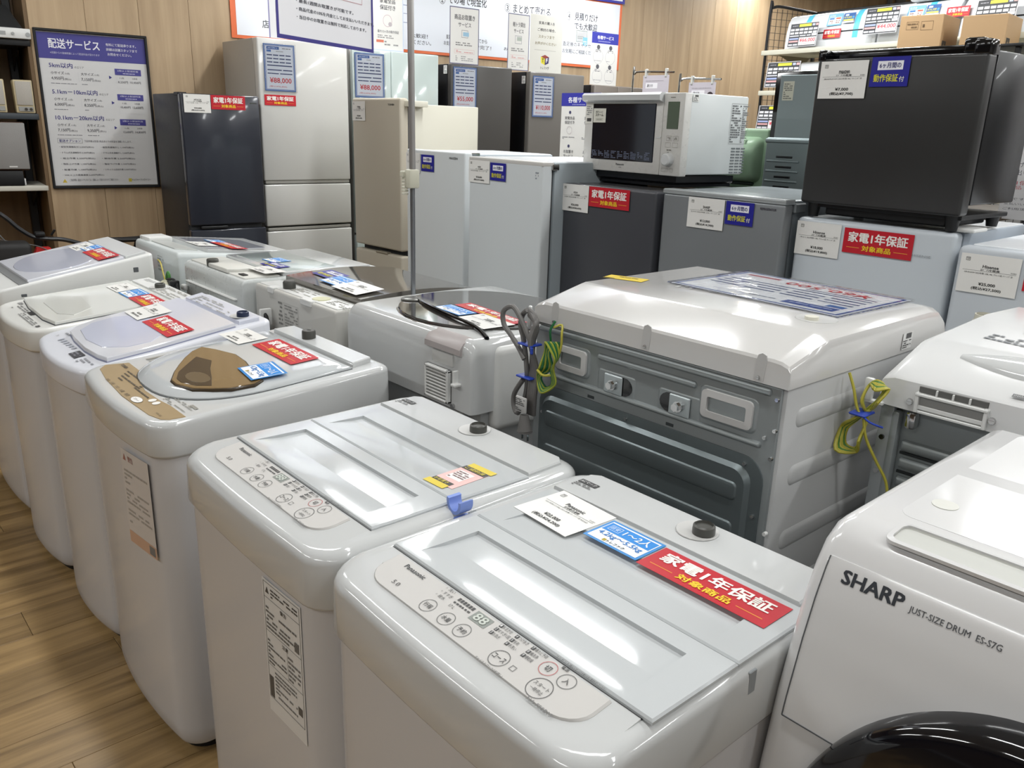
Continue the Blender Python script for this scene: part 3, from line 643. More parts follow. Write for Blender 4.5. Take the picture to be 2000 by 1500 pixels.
def R3():
    x0, x1, y0, y1 = -2.675, -2.13, 1.185, 1.76; zf = lambda y: .95
    g = mat('warm_grey_white', 'C6C5C0', .35)
    t = thing('washing_machine', 'grey-white washer in the rear row with a large dark mirror lid', 'washing machine', (-2.38, 1.5, 0))
    mb = MB(); mb.box(x0+.012, x1-.012, y0+.02, y1, .03, .80, .01); part(mb, 'cabinet', BODYW, t)
    part(hood(x0, x1, y0, y1, .79, zf, .008, .008), 'rear_housing', g, t, 50)
    mb = MB(); mb.box(x0+.01, x1-.01, y0+.012, y0+.09, .948, .953, .002)
    for a, b in ((x0+.10, x0+.14), (x0+.33, x0+.4)): mb.box(a, b, y0-.004, y0+.03, .935, .9545, .002, 1)
    part(mb, 'rear_ledge', WHITE2, t)
    arch = lambda x, y: .962 + .018*math.sin(PI*min(max((y-1.27)/.5, 0), 1)) - (y-1.27)*.03
    mb = MB(); n = 12; top = [[(x0+.03+(x1-x0-.05)*i/6, 1.285+.44*k/n, 0) for i in range(7)] for k in range(n+1)]
    V = mb.bm.verts.new
    gt = [[V((x, y, arch(x, y)+.008)) for x, y, _ in r] for r in top]; gb = [[V((x, y, arch(x, y)-.010)) for x, y, _ in r] for r in top]
    for k in range(n):
        for i in range(6): mb.bm.faces.new((gt[k][i], gt[k][i+1], gt[k+1][i+1], gt[k+1][i])); mb.bm.faces.new((gb[k][i], gb[k+1][i], gb[k+1][i+1], gb[k][i+1]))
        mb.bm.faces.new((gt[k][0], gt[k+1][0], gb[k+1][0], gb[k][0])); mb.bm.faces.new((gt[k][6], gb[k][6], gb[k+1][6], gt[k+1][6]))
    for i in range(6): mb.bm.faces.new((gt[0][i], gb[0][i], gb[0][i+1], gt[0][i+1])); mb.bm.faces.new((gt[n][i], gt[n][i+1], gb[n][i+1], gb[n][i]))
    part(mb, 'mirror_lid', mat('mirror_lid', '6E6A64', .08, metal=.55, coat=.6, var=.03), t)
    mb = MB(); mb.lathe((x0+.165, y0+.045, .953), [(.021, 0), (.021, .02), (.017, .026), (.001, .026)], 18); part(mb, 'water_inlet', CAPM, t)
    mb = MB(); mb.lathe((x0+.38, y0+.045, .953), [(.03, 0), (.028, .003), (.001, .003)], 18); part(mb, 'round_cap', mat('cream_cap', 'C9C8A8', .4), t)
    F = frame((x0, y0-.0, .80), (1, 0, 0), (0, 0, 1)); decals(F, [D(.17, .01, .20, .12, 8, '7E7E7A', 2, .01), D(.215, .0, .305, .115, 12, '8E8E8A', 2, .016), O(.21, -.01, .31, .118, .001, '9A9A96')], t)
    decals(frame((x0+.19, y0+.03, .9535), (1, 0, 0), (0, 1, 0)), [D(0, 0, .14, .05, 6, '9A9890', 2, .02), D(.24, 0, .36, .045, 5, '9A9890', 2, .02)], t)
    t2 = thing('power_cord', 'black power cord bundle hung on the back of the mirror-lid washer', 'cord', (x0+.12, y0-.03, .80))
    mb = MB()
    for k in range(5): mb.tube([(x0+.10+.010*k, y0-.02, .76), (x0+.098+.011*k, y0-.03, .83), (x0+.115+.006*k, y0-.03, .87-.002*abs(k-2)), (x0+.125+.006*k, y0-.028, .83), (x0+.13+.005*k, y0-.02, .76)], .0055, 6)
    part(mb, 'cable', DARK, t2); mb = MB(); mb.box(x0+.115, x0+.13, y0-.045, y0-.005, .83, .885, .004); part(mb, 'hook', WHITE2, t2)
R3()
navy_tag(deckF(-2.60, 1.36, .9795, -3, .06), .14, 'navy guarantee tag on the dark mirror lid, near its rear left corner', .075)
blue_tag(deckF(-2.475, 1.32, .978, -3, .08), .12, 'blue household-size tag on the dark mirror lid', .085)
price_card(deckF(-2.36, 1.30, .9775, -3, .09), .17, 'white price card on the dark mirror lid', 'HITACHI', '洗濯乾燥機', 'BW-DX 10kg 2021年製', '¥60,000', '(税込¥66,000)', h=.10)
blue_tag(deckF(-3.02, 1.37, .9695, 0), .10, 'blue household-size tag on the clear-lid washer of the rear row', .075)
navy_tag(deckF(-2.93, 1.32, .970, 0), .13, 'navy guarantee tag on the clear-lid washer of the rear row', .06)
price_card(deckF(-2.86, 1.24, .9705, 0), .15, 'white price card on the clear-lid washer of the rear row', 'AQUA', '全自動洗濯機', 'AQW-7 2021年製', '¥30,000', '(税込¥33,000)', h=.08)
blue_tag(deckF(-3.70, 1.41, .962, 0, -.09), .11, 'blue household-size tag on the smoky-lid washer', .07)
red_tag(deckF(-3.60, 1.40, .9635, 0, -.09), .23, 'red guarantee tag on the smoky-lid washer of the rear row', .075)
price_card(deckF(-3.62, 1.30, .9705, 0, -.09), .15, 'white price card on the smoky-lid washer', 'TOSHIBA', '洗濯乾燥機', 'AW-10 2020年製', '¥40,000', '(税込¥44,000)', h=.085)
def R4():
    x0, x1, y0, y1 = -2.095, -1.50, 1.20, 1.80
    zf = lambda y: .988 - .006*((y-1.45)/.3)**2
    t = thing('washing_machine', 'white washer dryer with a dark oval lens lid and a square louvre on its back', 'washing machine', (-1.77, 1.5, 0))
    mb = MB(); mb.box(x0+.02, x1-.02, y0+.045, y1-.02, .03, .81, .02); part(mb, 'cabinet', mat('cabinet_grey', 'B4B6B6', .35), t)
    def sec(y, dz, r=.038): return rsec(x0+dz*.3, x1-dz*.3, .80, zf(y)-dz, r, y, 8)
    mb = MB(); rs = []
    for k in range(7):
        a = PI/2*k/6; rs.append(sec(y0+.03*(1-math.cos(a)), .03*(1-math.sin(a))))
    for k in range(1, 9): rs.append(sec(y0+.03+(y1-y0-.03)*k/8, 0 if k < 8 else .02))
    mb.loft(rs); part(mb, 'top_cover', WHITE, t, 60)
    mb = MB(); mb.box(x1-.03, x1+.014, y0+.07, y1-.02, .745, .965, .02, 4); part(mb, 'side_cover', WHITE2, t)
    mb = MB(); el = [(-1.78+.262*math.cos(a*PI/16)*1.0, 1.465+.235*math.sin(a*PI/16)) for a in range(32)]
    slab(mb, el, lambda y: .980, .012, -.004); l = part(mb, 'lens_lid', mat('lens_dark', '4C4A48', .06, metal=.3, coat=.8, var=.02), t)
    mb = MB(); slab(mb, [(-1.78+.269*math.cos(a*PI/16), 1.465+.242*math.sin(a*PI/16)) for a in range(32)], lambda y: .978, .008, -.004); part(mb, 'lid_rim', CHROME, l)
    mb = MB(); mb.tube([(-2.005, 1.385, .992), (-1.9, 1.345, .996), (-1.74, 1.31, .997), (-1.60, 1.29, .994), (-1.52, 1.262, .985)], .006, 8); part(mb, 'lid_handle', BLK, l)
    mb = MB(); mb.lathe((-1.985, 1.355, .989), [(.03, 0), (.03, .006), (.024, .009), (.001, .007)], 20); part(mb, 'lint_cap', mat('cap_steel', '6A6A66', .3, metal=.6), t)
    yb = y0-.001
    # drying duct cap
    mb = MB(); xs0, xs1 = -1.675, -1.552; pr = [(y0+.035, .985), (y0+.004, .975), (y0-.008, .960), (y0-.008, .945), (y0+.02, .94)]
    mb.loft([[(xs0-.012, y, z) for y, z in pr], [(xs0, y-.004, z+.002) for y, z in pr], [(xs1, y-.004, z+.002) for y, z in pr], [(xs1+.012, y, z) for y, z in pr]]); part(mb, 'duct_cap', mat('mauve_grey', 'B0A9A8', .35), t)
    mb = MB(); mb.box(-1.66, -1.572, yb-.004, yb+.01, .908, .940, .004); part(mb, 'recess_panel', WHITE2, t)
    fr = MB(); fx0, fx1, fz0, fz1 = -1.683, -1.582, .811, .898
    for a in ((fx0, fx1, fz0, fz0+.007), (fx0, fx1, fz1-.007, fz1), (fx0, fx0+.007, fz0, fz1), (fx1-.009, fx1, fz0, fz1)): fr.box(a[0], a[1], yb-.012, yb+.004, a[2], a[3], .002, 1)
    v = part(fr, 'vent_frame', WHITE2, t)
    mb = MB(); mb.box(fx0, fx1, yb-.001, yb+.002, fz0, fz1); part(mb, 'vent_backing', mat('vent_shade', '7E8080', .6), v)
    me = None
    for k in range(8):
        z = fz0+.010+k*.0088
        if me is None:
            m2 = MB(); m2.box(fx0+.006, fx1-.008, yb-.010, yb+.0, z, z+.0048, .0012, 1); o = part(m2, 'slat', WHITE2, v); me = o; zz = z
        else: c = me.copy(); COL.objects.link(c); c.location.z += z-zz
    mb = MB(); mb.box(-1.560, -1.554, yb-.014, yb+.004, .868, .905, .002, 1); mb.box(-1.560, -1.541, yb-.02, yb+.002, .866, .874, .002, 1); part(mb, 'cord_hook', WHITE2, t)
    mb = MB(); mb.cyl((-1.572, yb+.004, .808), (-1.572, yb-.006, .808), .006, 12); part(mb, 'screw', CHROME, t)
    mb = MB(); mb.box(-1.72, -1.56, y0+.02, y0+.2, .765, .795, .006); part(mb, 'hose_guard', mat('guard_grey', 'A4A6A6', .4), t)
R4()
blue_tag(deckF(-1.86, 1.345, .9943, -4), .13, 'blue household-size tag on the dark oval lens lid', .06)
red_tag(deckF(-1.85, 1.412, .9943, -6), .28, 'faded red guarantee tag at the rear of the dark oval lens lid', .055)
price_card(deckF(-1.72, 1.305, .9945, -5), .15, 'white price card on the dark oval lens lid', 'TOSHIBA', '洗濯乾燥機', 'AW-10SV 2019年製', '¥45,000', '(税込¥49,500)', h=.10)
# drainage hose end, earth wire between rows
t = thing('earth_wire', 'yellow and green earth wire end sticking up behind the smoky-lid washer', 'wire', (-3.3, 1.12, .88))
mb = MB(); mb.tube([(-3.44, 1.12, .93), (-3.38, 1.11, .925), (-3.33, 1.10, .89), (-3.31, 1.10, .85)], .003, 6); part(mb, 'yellow_lead', mat('wire_yellow', 'B8A84A', .4), t)
mb = MB(); mb.tube([(-3.30, 1.10, .84), (-3.295, 1.10, .88), (-3.275, 1.10, .905), (-3.265, 1.10, .88), (-3.28, 1.1, .84)], .006, 6); part(mb, 'green_loop', mat('wire_green', '3F7A34', .4), t)
mb = MB(); mb.cyl((-3.295, 1.085, .835), (-3.265, 1.085, .86), .022, 16); mb.cyl((-3.265, 1.085, .86), (-3.25, 1.085, .85), .016, 12)
tag(part(mb, 'hose_end', mat('hose_cream', 'C9C6AE', .45), None), 'short cream hose end poking up behind the off-white washer', 'hose')
# ---------------------------------------------------------------- drum washers
def rrp(x0, x1, y0, y1, r, n=5):
    P = []
    for cx, cy, a0 in ((x1-r, y0+r, -90), (x1-r, y1-r, 0), (x0+r, y1-r, 90), (x0+r, y0+r, 180)):
        for k in range(n+1):
            a = R(a0+90*k/n); P.append((cx+r*math.cos(a), cy+r*math.sin(a)))
    return P
def emboss(mb, x0, x1, z0, z1, y, h, r=.012, w=.007):   # raised plateau with soft shoulder on a plane facing -y
    a = rrp(x0, x1, z0, z1, r); w = min(w, (z1-z0)*.38); hh = (z1-z0)/2; r = min(r, hh*.98); a = rrp(x0, x1, z0, z1, r); b = rrp(x0+w, x1-w, z0+w, z1-w, min(max(r-w, .001), (hh-w)*.95)); c = rrp(x0+w*.4, x1-w*.4, z0+w*.4, z1-w*.4, min(max(r-w*.4, .001), (hh-w*.4)*.95))
    mb.loft([[(x, y+.002, z) for x, z in a], [(x, y, z) for x, z in a], [(x, y-h*.75, z) for x, z in c], [(x, y-h, z) for x, z in b]], True, True)
def screw(par, p, r=.005, m=CHROME):
    mb = MB(); mb.cyl((p[0], p[1]+.002, p[2]), (p[0], p[1]-.003, p[2]), r, 10, r*.8); mb.box(p[0]-r*.7, p[0]+r*.7, p[1]-.0036, p[1]-.0028, p[2]-.0008, p[2]+.0008)
    part(mb, 'screw', m, par)
def D1():
    x0, x1, y0, y1 = -1.337, -.697, 1.25, 1.87
    t = thing('drum_washer', 'large white drum washer seen from behind with bare metal back panel', 'washing machine', (-1.02, 1.56, 0))
    mb = MB(); mb.box(x0+.006, x1-.004, y0+.012, y1, .03, 1.07, .008); c = part(mb, 'cabinet', mat('cabinet_white', 'BFC0C0', .3), t)
    # pressed ribs on the right-hand side
    SM = Matrix(((0, -1, 0, x1-.004), (1, 0, 0, 0), (0, 0, 1, 0), (0, 0, 0, 1)))
    for z0, z1 in ((.985, 1.022), (.872, .912), (.74, .78), (.62, .66)):
        mb = MB(SM); emboss(mb, y0+.05, y1-.08, z0, z1, 0, .004, .016, .010); part(mb, 'pressed_rib', mat('cabinet_white', 'BFC0C0', .3), c)
    mb = MB(); mb.box(x0+.03, x1-.03, y0+.05, y1-.05, 0, .03); part(mb, 'base', DARK, t)
    # top cover: vertical back band, sloping chamfer, flat crown, rounded front and right edge
    prof = [(y0, 1.068), (y0, 1.112), (y0+.008, 1.117), (y0+.125, 1.158-.012), (y0+.14, 1.150), (y1-.06, 1.150), (y1-.02, 1.142), (y1+.008, 1.118), (y1+.012, 1.068)]
    prof = [(y0, 1.068), (y0, 1.110), (y0+.004, 1.115), (y0+.115, 1.146), (y0+.128, 1.1485), (y1-.07, 1.1485), (y1-.03, 1.142), (y1-.002, 1.122), (y1+.010, 1.09), (y1+.010, 1.068)]
    def pr(x, s): # s shrink of the height
        return [(x, y, 1.068+(z-1.068)*s) for y, z in prof]
    mb = MB(); mb.loft([pr(x0-.002, .0), pr(x0-.002, .70), pr(x0+.006, .85), pr(x0+.03, 1), pr(x1-.035, 1), pr(x1-.018, .97), pr(x1-.004, .86), pr(x1+.002, .70), pr(x1+.002, .0)])
    bmesh.ops.remove_doubles(mb.bm, verts=mb.bm.verts, dist=1e-5); tc = part(mb, 'top_cover', mat('cover_white', 'CCCBC9', .16, coat=.3, var=.03), t, 32)
    for x in (-1.273, -1.013, -.754):
        mb = MB(); P = [(x-.011, 1.072), (x+.009, 1.072), (x+.012, 1.11), (x+.010, 1.119), (x+.002, 1.122), (x-.006, 1.118), (x-.009, 1.108)]
        mb.loft([[(a, y0+.001, b) for a, b in P], [(a, y0-.0008, b) for a, b in P]]); part(mb, 'screw_notch', mat('notch_grey', 'BDBCBA', .5), tc); screw(tc, (x-.001, y0-.001, 1.077), .004)
    # inlet dish with cap
    mb = MB(); mb.lathe((-.782, 1.475, 1.1488), [(.040, 0), (.039, .0012), (.033, .0004)], 28); part(mb, 'inlet_dish', mat('dish', 'C6C6C4', .3), tc)
    mb = MB(); mb.lathe((-.785, 1.462, 1.149), [(.014, 0), (.013, .006), (.001, .006)], 16); part(mb, 'inlet_cap', mat('cream_cap2', 'D8D6C8', .4), tc)
    # labels on the crown
    sheet(frame((-1.335+.01, 1.455, 1.1492), (1, .28, 0), (-.28, 1, 0)), .10, .045, [B(0, 0, .10, .045, 'D3B81E'), D(.03, .024, .08, .036, 1, '54481A', 3, .012), B(.0, .0, .03, .004, '30302A', 3)], tc, 'energy_label', 'D3B81E')
    decals(frame((-1.17, 1.60, 1.1495), (.2, -1, 0), (1, .2, 0)), [D(0, 0, .1, .11, 7, 'A8A8A6', 2, .012), B(.02, .095, .045, .11, '555555')], tc)
    # back sheet metal
    mb = MB(); mb.box(x0+.002, x1-.012, y0+.004, y0+.014, .03, 1.066, .003); b = part(mb, 'back_panel', GALV, t)
    Y = y0+.004
    mb = MB(); emboss(mb, x0+.01, x1-.03, 1.048, 1.062, Y, .006, .005, .004); part(mb, 'pressed_bead', GALV, b)
    mb = MB(); emboss(mb, -1.141, -.885, 1.021, 1.035, Y, .006, .006, .005); part(mb, 'pressed_bead', GALV, b)
    mb = MB(); emboss(mb, x0+.03, -.735, .948, .960, Y, .008, .005, .005); part(mb, 'pressed_bead', GALV, b)
    for a0, a1 in ((-1.262, -1.170), (-.868, -.757)):
        mb = MB(); emboss(mb, a0-.008, a1+.008, .968, 1.036, Y, .002, .014, .004); part(mb, 'pressed_frame', GALV, b)
        mb = MB(); o_ = rrp(a0, a1, .975, 1.029, .010); i_ = rrp(a0+.013, a1-.013, .988, 1.016, .004)
        mb.loft([[(x, Y-.001, z) for x, z in o_], [(x, Y-.007, z) for x, z in o_], [(x, Y-.008, z) for x, z in i_], [(x, Y-.001, z-.001) for x, z in i_]], True, True); part(mb, 'carry_grip', mat('grip_white', 'C2C1BF', .3), b)
    for bx, sl in ((-1.086, 1), (-.922, -1)):
        mb = MB(); emboss(mb, bx-.052, bx+.052, .952, 1.004, Y, .002, .008, .005); part(mb, 'pressed_frame', GALV, b)
        mb = MB(); P = [(bx+sl*.022+.024*math.cos(a*PI/8)*1.0, .979+.020*math.sin(a*PI/8)) for a in range(16)]; mb.loft([[(x, Y-.002, z) for x, z in P], [(x, Y-.0032, z) for x, z in P]]); part(mb, 'slot_hole', BLK, b)
        M = Matrix.Rotation(0, 4, 'Y'); mb = MB(); mb.box(bx-sl*.004-.025, bx-sl*.004+.025, Y-.007, Y-.003, .958, .999, .003, 1); pl = part(mb, 'transit_plate', mat('zinc_plate', 'B4BCBE', .3, metal=.7), b)
        mb = MB(); mb.cyl((bx-sl*.004, Y-.007, .978), (bx-sl*.004, Y-.012, .978), .011, 16); mb.cyl((bx-sl*.004, Y-.012, .978), (bx-sl*.004, Y-.021, .978), .0085, 6); part(mb, 'bolt', CHROME, pl)
    # lower service panel
    o_ = rrp(-1.312, -.722, .10, .926, .045, 7); i_ = rrp(-1.300, -.745, .12, .905, .032, 7); j_ = rrp(-1.293, -.752, .13, .898, .030, 7)
    mb = MB(); mb.loft([[(x, Y, z) for x, z in o_], [(x, Y-.003, z) for x, z in o_], [(x, Y-.0035, z) for x, z in i_], [(x, Y-.013, z) for x, z in j_]], True, True); sp = part(mb, 'service_panel', GALVD, b, 28)
    for a, c_ in ((.838, .870), (.795, .832), (.748, .79)):
        pass
    for z0, z1 in ((.835, .872), (.752, .792), (.668, .708), (.58, .62), (.49, .53)):
        mb = MB(); emboss(mb, -1.282, -.767, z0, z1, Y-.013, .004, .010, .006); part(mb, 'pressed_field', GALVD, sp)
    for p in ((-.733, Y-.004, .815), (-1.05, Y-.004, .914), (-.762, Y-.004, .930-.02), (-1.3, Y-.004, .86)): screw(sp, p, .0045)
    for p in ((-.713, Y-.001, .935), (-.730, Y-.001, .970), (-.712, Y-.001, .988), (-.715, Y-.001, 1.045)): screw(b, p, .0045)
    for x in (-1.155, -.94): mb = MB(); mb.box(x-.009, x+.009, Y-.0012, Y+.001, .930, .936); part(mb, 'slot', mat('slot_steel', '3E4446', .5), b)
    mb = MB(); mb.cyl((-.705, Y-.004, .79), (-.705, Y+.004, .79), .004, 10); part(mb, 'white_plug', WHITE2, b)
    sheet(frame((x1+.0035, 1.668, 1.076), (.0, 1, 0), (0, 0, 1)), .042, .034, [B(.012, .022, .036, .033, '555555'), D(.002, .002, .038, .02, 4, '333333', 2, .006)], t, 'barcode_label', 'E6E6E4')
    # cord hook
    mb = MB(); mb.box(-1.325, -1.317, Y-.035, Y, 1.055, 1.062, .002, 1); mb.box(-1.325, -1.317, Y-.038, Y-.030, 1.055, 1.108, .002, 1); part(mb, 'cord_hook', WHITE2, t)
D1()
ps = [B(.012, .012, .408, .285, 'E4E6EA'), O(.006, .006, .414, .291, .006, '33509C', 2), B(.03, .235, .15, .268, '33509C', 2), D(.04, .243, .14, .258, 1, 'AEBBDA', 3, .02), D(.17, .245, .36, .26, 1, '8890A0', 3, .02), B(.03, .205, .07, .228, '3A6AB0', 2)]
for j in range(3):
    for i in range(4): ps.append(B(.03+.094*i, .182-.026*j, .11+.094*i, .191-.026*j, '3E5080', 2))
ps += [B(.03, .105, .39, .112, '3E5080', 2), B(.03, .085, .2, .092, '3E5080', 2), B(.30, .030, .39, .045, 'B04A5A', 2), T('¥60,500', .06, .035, .27, .075, 'C4303C', .02, 3), T('(税込¥66,550)', .10, .016, .26, .028, 'C4606A', 0, 3)]
ps = [e for e in ps]
card(deckF(-.752, 1.815, 1.1515, 180-2), .42, .297, ps, 'price_board', 'large blue-bordered price sheet lying upside down on the drum washer, 60,500 yen', 'price tag', base='D8DCE6', sleeve=True)
# grey mains cord bundle
t = thing('power_cord', 'thick grey mains cord bundle with blue ties hanging on the big drum washer', 'cord', (-1.325, 1.2, 1.0))
Yc = 1.215
mb = MB()
for k in range(4):
    d = .008*k
    mb.tube([(-1.318, Yc, 1.098-.003*k), (-1.300+.003*k, Yc-.006*(k % 2), 1.088-.004*k), (-1.293, Yc-.004*k, 1.06), (-1.302+.003*k, Yc-.006*k, 1.03), (-1.305+.006*k, Yc, .97), (-1.300+.006*k, Yc-.008, .91), (-1.31+.006*k, Yc, .86)], .0058, 8)
mb.tube([(-1.318, Yc-.006, 1.10), (-1.34, Yc, 1.085), (-1.342, Yc-.004, 1.06), (-1.325, Yc-.008, 1.03), (-1.31, Yc-.01, .97), (-1.318, Yc, .92), (-1.33, Yc, .87)], .0058, 8)
mb.tube([(-1.295, Yc-.014, 1.03), (-1.33, Yc-.012, 1.075), (-1.362, Yc-.01, 1.10), (-1.392, Yc-.012, 1.085), (-1.390, Yc-.012, 1.055), (-1.365, Yc-.012, 1.035), (-1.335, Yc-.014, 1.012), (-1.312, Yc-.016, .99)], .0058, 8)
mb.tube([(-1.32, Yc-.01, .94), (-1.35, Yc-.008, .90), (-1.352, Yc-.008, .87), (-1.335, Yc-.01, .855), (-1.315, Yc-.012, .89)], .0058, 8)
part(mb, 'cable', mat('cord_grey', '6E6C6A', .5), t)
mb = MB(); mb.box(-1.332, -1.286, Yc-.022, Yc+.014, 1.022, 1.027, .002, 1); mb.box(-1.288, -1.280, Yc-.024, Yc-.018, 1.008, 1.024, .002, 1); part(mb, 'blue_tie', mat('tie_blue', '1F3FA8', .4), t)
mb = MB(); mb.box(-1.334, -1.286, Yc-.022, Yc+.014, .946, .951, .002, 1); part(mb, 'blue_tie', mat('tie_blue', '1F3FA8', .4), t)
mb = MB(); mb.box(-1.325, -1.290, Yc-.028, Yc-.022, .868, .905, .004); o = part(mb, 'paper_tag', mat('tag_paper', 'C9C8C6', .5), t); decals(frame((-1.323, Yc-.029, .87), (1, 0, 0), (0, 0, 1)), [D(.002, .002, .032, .032, 7, '4A4A4A', 2, .006)], t)
mb = MB(); mb.cyl((-1.302, Yc-.02, .862), (-1.298, Yc-.02, .825), .010, 14, .017); mb.cyl((-1.298, Yc-.02, .825), (-1.298, Yc-.02, .822), .018, 14); part(mb, 'plug', mat('cord_grey', '6E6C6A', .5), t)
mb = MB(); mb.box(-1.309, -1.307, Yc-.022, Yc-.016, .802, .823); mb.box(-1.290, -1.288, Yc-.022, Yc-.016, .802, .823); part(mb, 'plug_pin', CHROME, t)
STR = mat('wire_lime2', 'B4AC40', .4)
GRN = mat('earth_green', '1F6A3E', .4)
t = thing('earth_wire', 'green and yellow earth wire coil hanging on the big drum washer beside the grey cord', 'wire', (-1.245, 1.2, 1.0))
mb = MB(); mg = MB()
for k in range(6):
    a = .010+.004*k; M_ = mb if k % 2 else mg
    M_.tube([(-1.222-.004*k, Yc-.004*k, 1.045), (-1.242-.003*k, Yc-.006, 1.02), (-1.248-.004*k+.01, Yc-.004*k, .985), (-1.262-a*.6, Yc-.004, .958), (-1.256, Yc-.003*k, .936-.002*k), (-1.236+a*.5, Yc-.006, .952), (-1.236+a*.3, Yc-.008, .985), (-1.222+a*.3, Yc-.004*k, 1.015)], .0026, 6, True)
part(mb, 'yellow_coil', mat('wire_lime', '9AA23C', .4), t); part(mg, 'green_coil', GRN, t)
mb = MB(); mb.tube([(-1.235, Yc, 1.09), (-1.243, Yc-.006, 1.07), (-1.247, Yc, 1.045), (-1.24, Yc, 1.02)], .0026, 6); part(mb, 'green_tail', GRN, t)
mb = MB(); mb.tube([(-1.240, Yc, 1.075), (-1.225, Yc+.01, 1.082), (-1.214, Yc, 1.065), (-1.214, Yc, 1.04), (-1.222, Yc, 1.01)], .0026, 6); mb.tube([(-1.262, Yc-.022, .978), (-1.24, Yc-.026, .972), (-1.222, Yc-.022, .976)], .003, 6); part(mb, 'striped_tail', STR, t)
def D2():
    x0, x1, y0, y1 = -.648, -.02, 1.50, 2.12
    t = thing('drum_washer', 'white drum washer seen from behind with ribbed metal back at right', 'washing machine', (-.33, 1.8, 0))
    mb = MB(); mb.box(x0+.008, x1-.008, y0+.03, y1, .03, 1.02, .008); part(mb, 'cabinet', mat('cabinet_white', 'BFC0C0', .3), t)
    mb = MB(); mb.box(x0+.03, x1-.03, y0+.05, y1-.05, 0, .03); part(mb, 'base', DARK, t)
    prof = [(y0, 1.01), (y0, 1.064), (y0+.006, 1.070), (y0+.135, 1.118), (y0+.15, 1.121), (y0+.40, 1.135), (y1-.03, 1.128), (y1, 1.09), (y1, 1.01)]
    def pr(x, s, dy=0): return [(x, y+dy*(1 if y < y0+.1 else 0), 1.01+(z-1.01)*s) for y, z in prof]
    mb = MB(); mb.loft([pr(x0, 0), pr(x0, .82), pr(x0+.004, .90), pr(x0+.022, 1), pr(x1-.022, 1), pr(x1, .85), pr(x1, 0)]); bmesh.ops.remove_doubles(mb.bm, verts=mb.bm.verts, dist=1e-5)
    tc = part(mb, 'top_cover', mat('cover_white2', 'D9DADA', .22, coat=.2), t, 30)
    # handle bump
    mb = MB(); rs = []
    for k in range(9):
        u = k/8; w = .036*math.sin(PI*(.06+.88*u)); x = -.555+.26*u; h = .012*math.sin(PI*(.1+.8*u))
        zz = 1.092; c = y0+.10
        rs.append([(x, c-w*.9*math.cos(PI*j/8), 1.07+ (c-w*.9*math.cos(PI*j/8)-y0)*.365 - .0015 + h*math.sin(PI*j/8)) for j in range(9)])
    mb.loft(rs, True, True); part(mb, 'grip_bump', WHITE, tc, 60)
    # vent recess
    vx0, vx1 = -.578, -.462
    mb = MB(); mb.box(vx0, vx1, y0-.002, y0+.001, 1.014, 1.061); v = part(mb, 'grip_recess', mat('recess_grey', '9A9A98', .5), tc)
    mb = MB(); mb.box(vx0-.004, vx1+.004, y0-.010, y0+.002, 1.043, 1.049, .0015, 1); mb.box(vx0-.003, vx0+.003, y0-.009, y0+.002, 1.012, 1.05, .001, 1); mb.box(vx1-.003, vx1+.003, y0-.009, y0+.002, 1.012, 1.05, .001, 1); mb.box(vx0, vx1, y0-.006, y0+.002, 1.011, 1.016, .001, 1); part(mb, 'recess_rim', WHITE2, v)
    mb = MB(); mb.box(vx0, vx1, y0-.004, y0, 1.018, 1.026, .001, 1); part(mb, 'recess_ledge', WHITE2, v)
    mb = MB(); mb.box(vx0, vx1, y0-.003, y0, 1.050, 1.060); part(mb, 'vent_gap', mat('recess_dark', '5E5E5C', .6), v)
    pv = None
    for k in range(3):
        xx = vx0+.03+.028*k; m2 = MB(); m2.box(xx, xx+.003, y0-.007, y0, 1.049, 1.06, .0005, 1); part(m2, 'vent_rib', WHITE2, v)
    screw(tc, (-.592, y0-.001, 1.027), .007); screw(tc, (-.452, y0-.001, 1.03), .007)
    decals(frame((-.435, y0+.012, 1.0760), (1, 0, 0), (0, 1, .36)), [B(0, 0, .022, .010, '4A4A4A'), T('SHARP', .002, .002, .02, .008, 'AAAAAA', 0), T('12345', .026, .001, .045, .008, '999999', 0)], tc)
    decals(frame((-.56, y0+.20, 1.1245), (1, -.12, 0), (.12, 1, .055)), [D(.03, .09, .2, .14, 5, 'A0A4A8', 2, .02), D(.0, .0, .14, .05, 3, '6A6E72', 2, .014), B(.06, .15, .12, .17, 'B8BCC0')], tc)
    # wire hook at the corner
    mb = MB(); mb.box(x0-.030, x0-.012, y0-.008, y0+.004, 1.010, 1.054, .004); mb.box(x0-.034, x0+.01, y0-.006, y0+.004, 1.006, 1.014, .002, 1); part(mb, 'wire_hook', WHITE2, tc)
    # back frame and ribbed metal
    mb = MB(); mb.box(x1-.028, x1-.002, y0+.008, y0+.022, .03, 1.008, .003); part(mb, 'back_flange', mat('flange_steel', 'A6ABAD', .4, metal=.6), t)
    mb = MB(); mb.box(x0+.002, x0+.028, y0+.008, y0+.022, .03, 1.008, .003); fr = part(mb, 'back_flange', mat('flange_steel', 'A6ABAD', .4, metal=.6), t)
    mb = MB(); mb.box(x0+.026, x1-.026, y0+.026, y0+.032, .03, 1.01); b = part(mb, 'back_panel', GALV, t)
    mb = MB(); mb.box(x0+.024, x0+.040, y0+.006, y0+.028, .03, 1.0, .006); part(mb, 'pressed_bead', GALV, b)
    for z in (.935, .90, .862, .80, .74, .66, .58): mb = MB(); emboss(mb, x0+.045, x1-.05, z-.012, z+.010, y0+.026, .010, .006, .006); part(mb, 'pressed_rib', GALV, b)
    for z in (.918, .88, .825): mb = MB(); mb.box(x0+.045, x1-.05, y0+.022, y0+.027, z-.002, z+.003); part(mb, 'rib_shadow_gap', mat('gap_black', '2A2E30', .6), b)
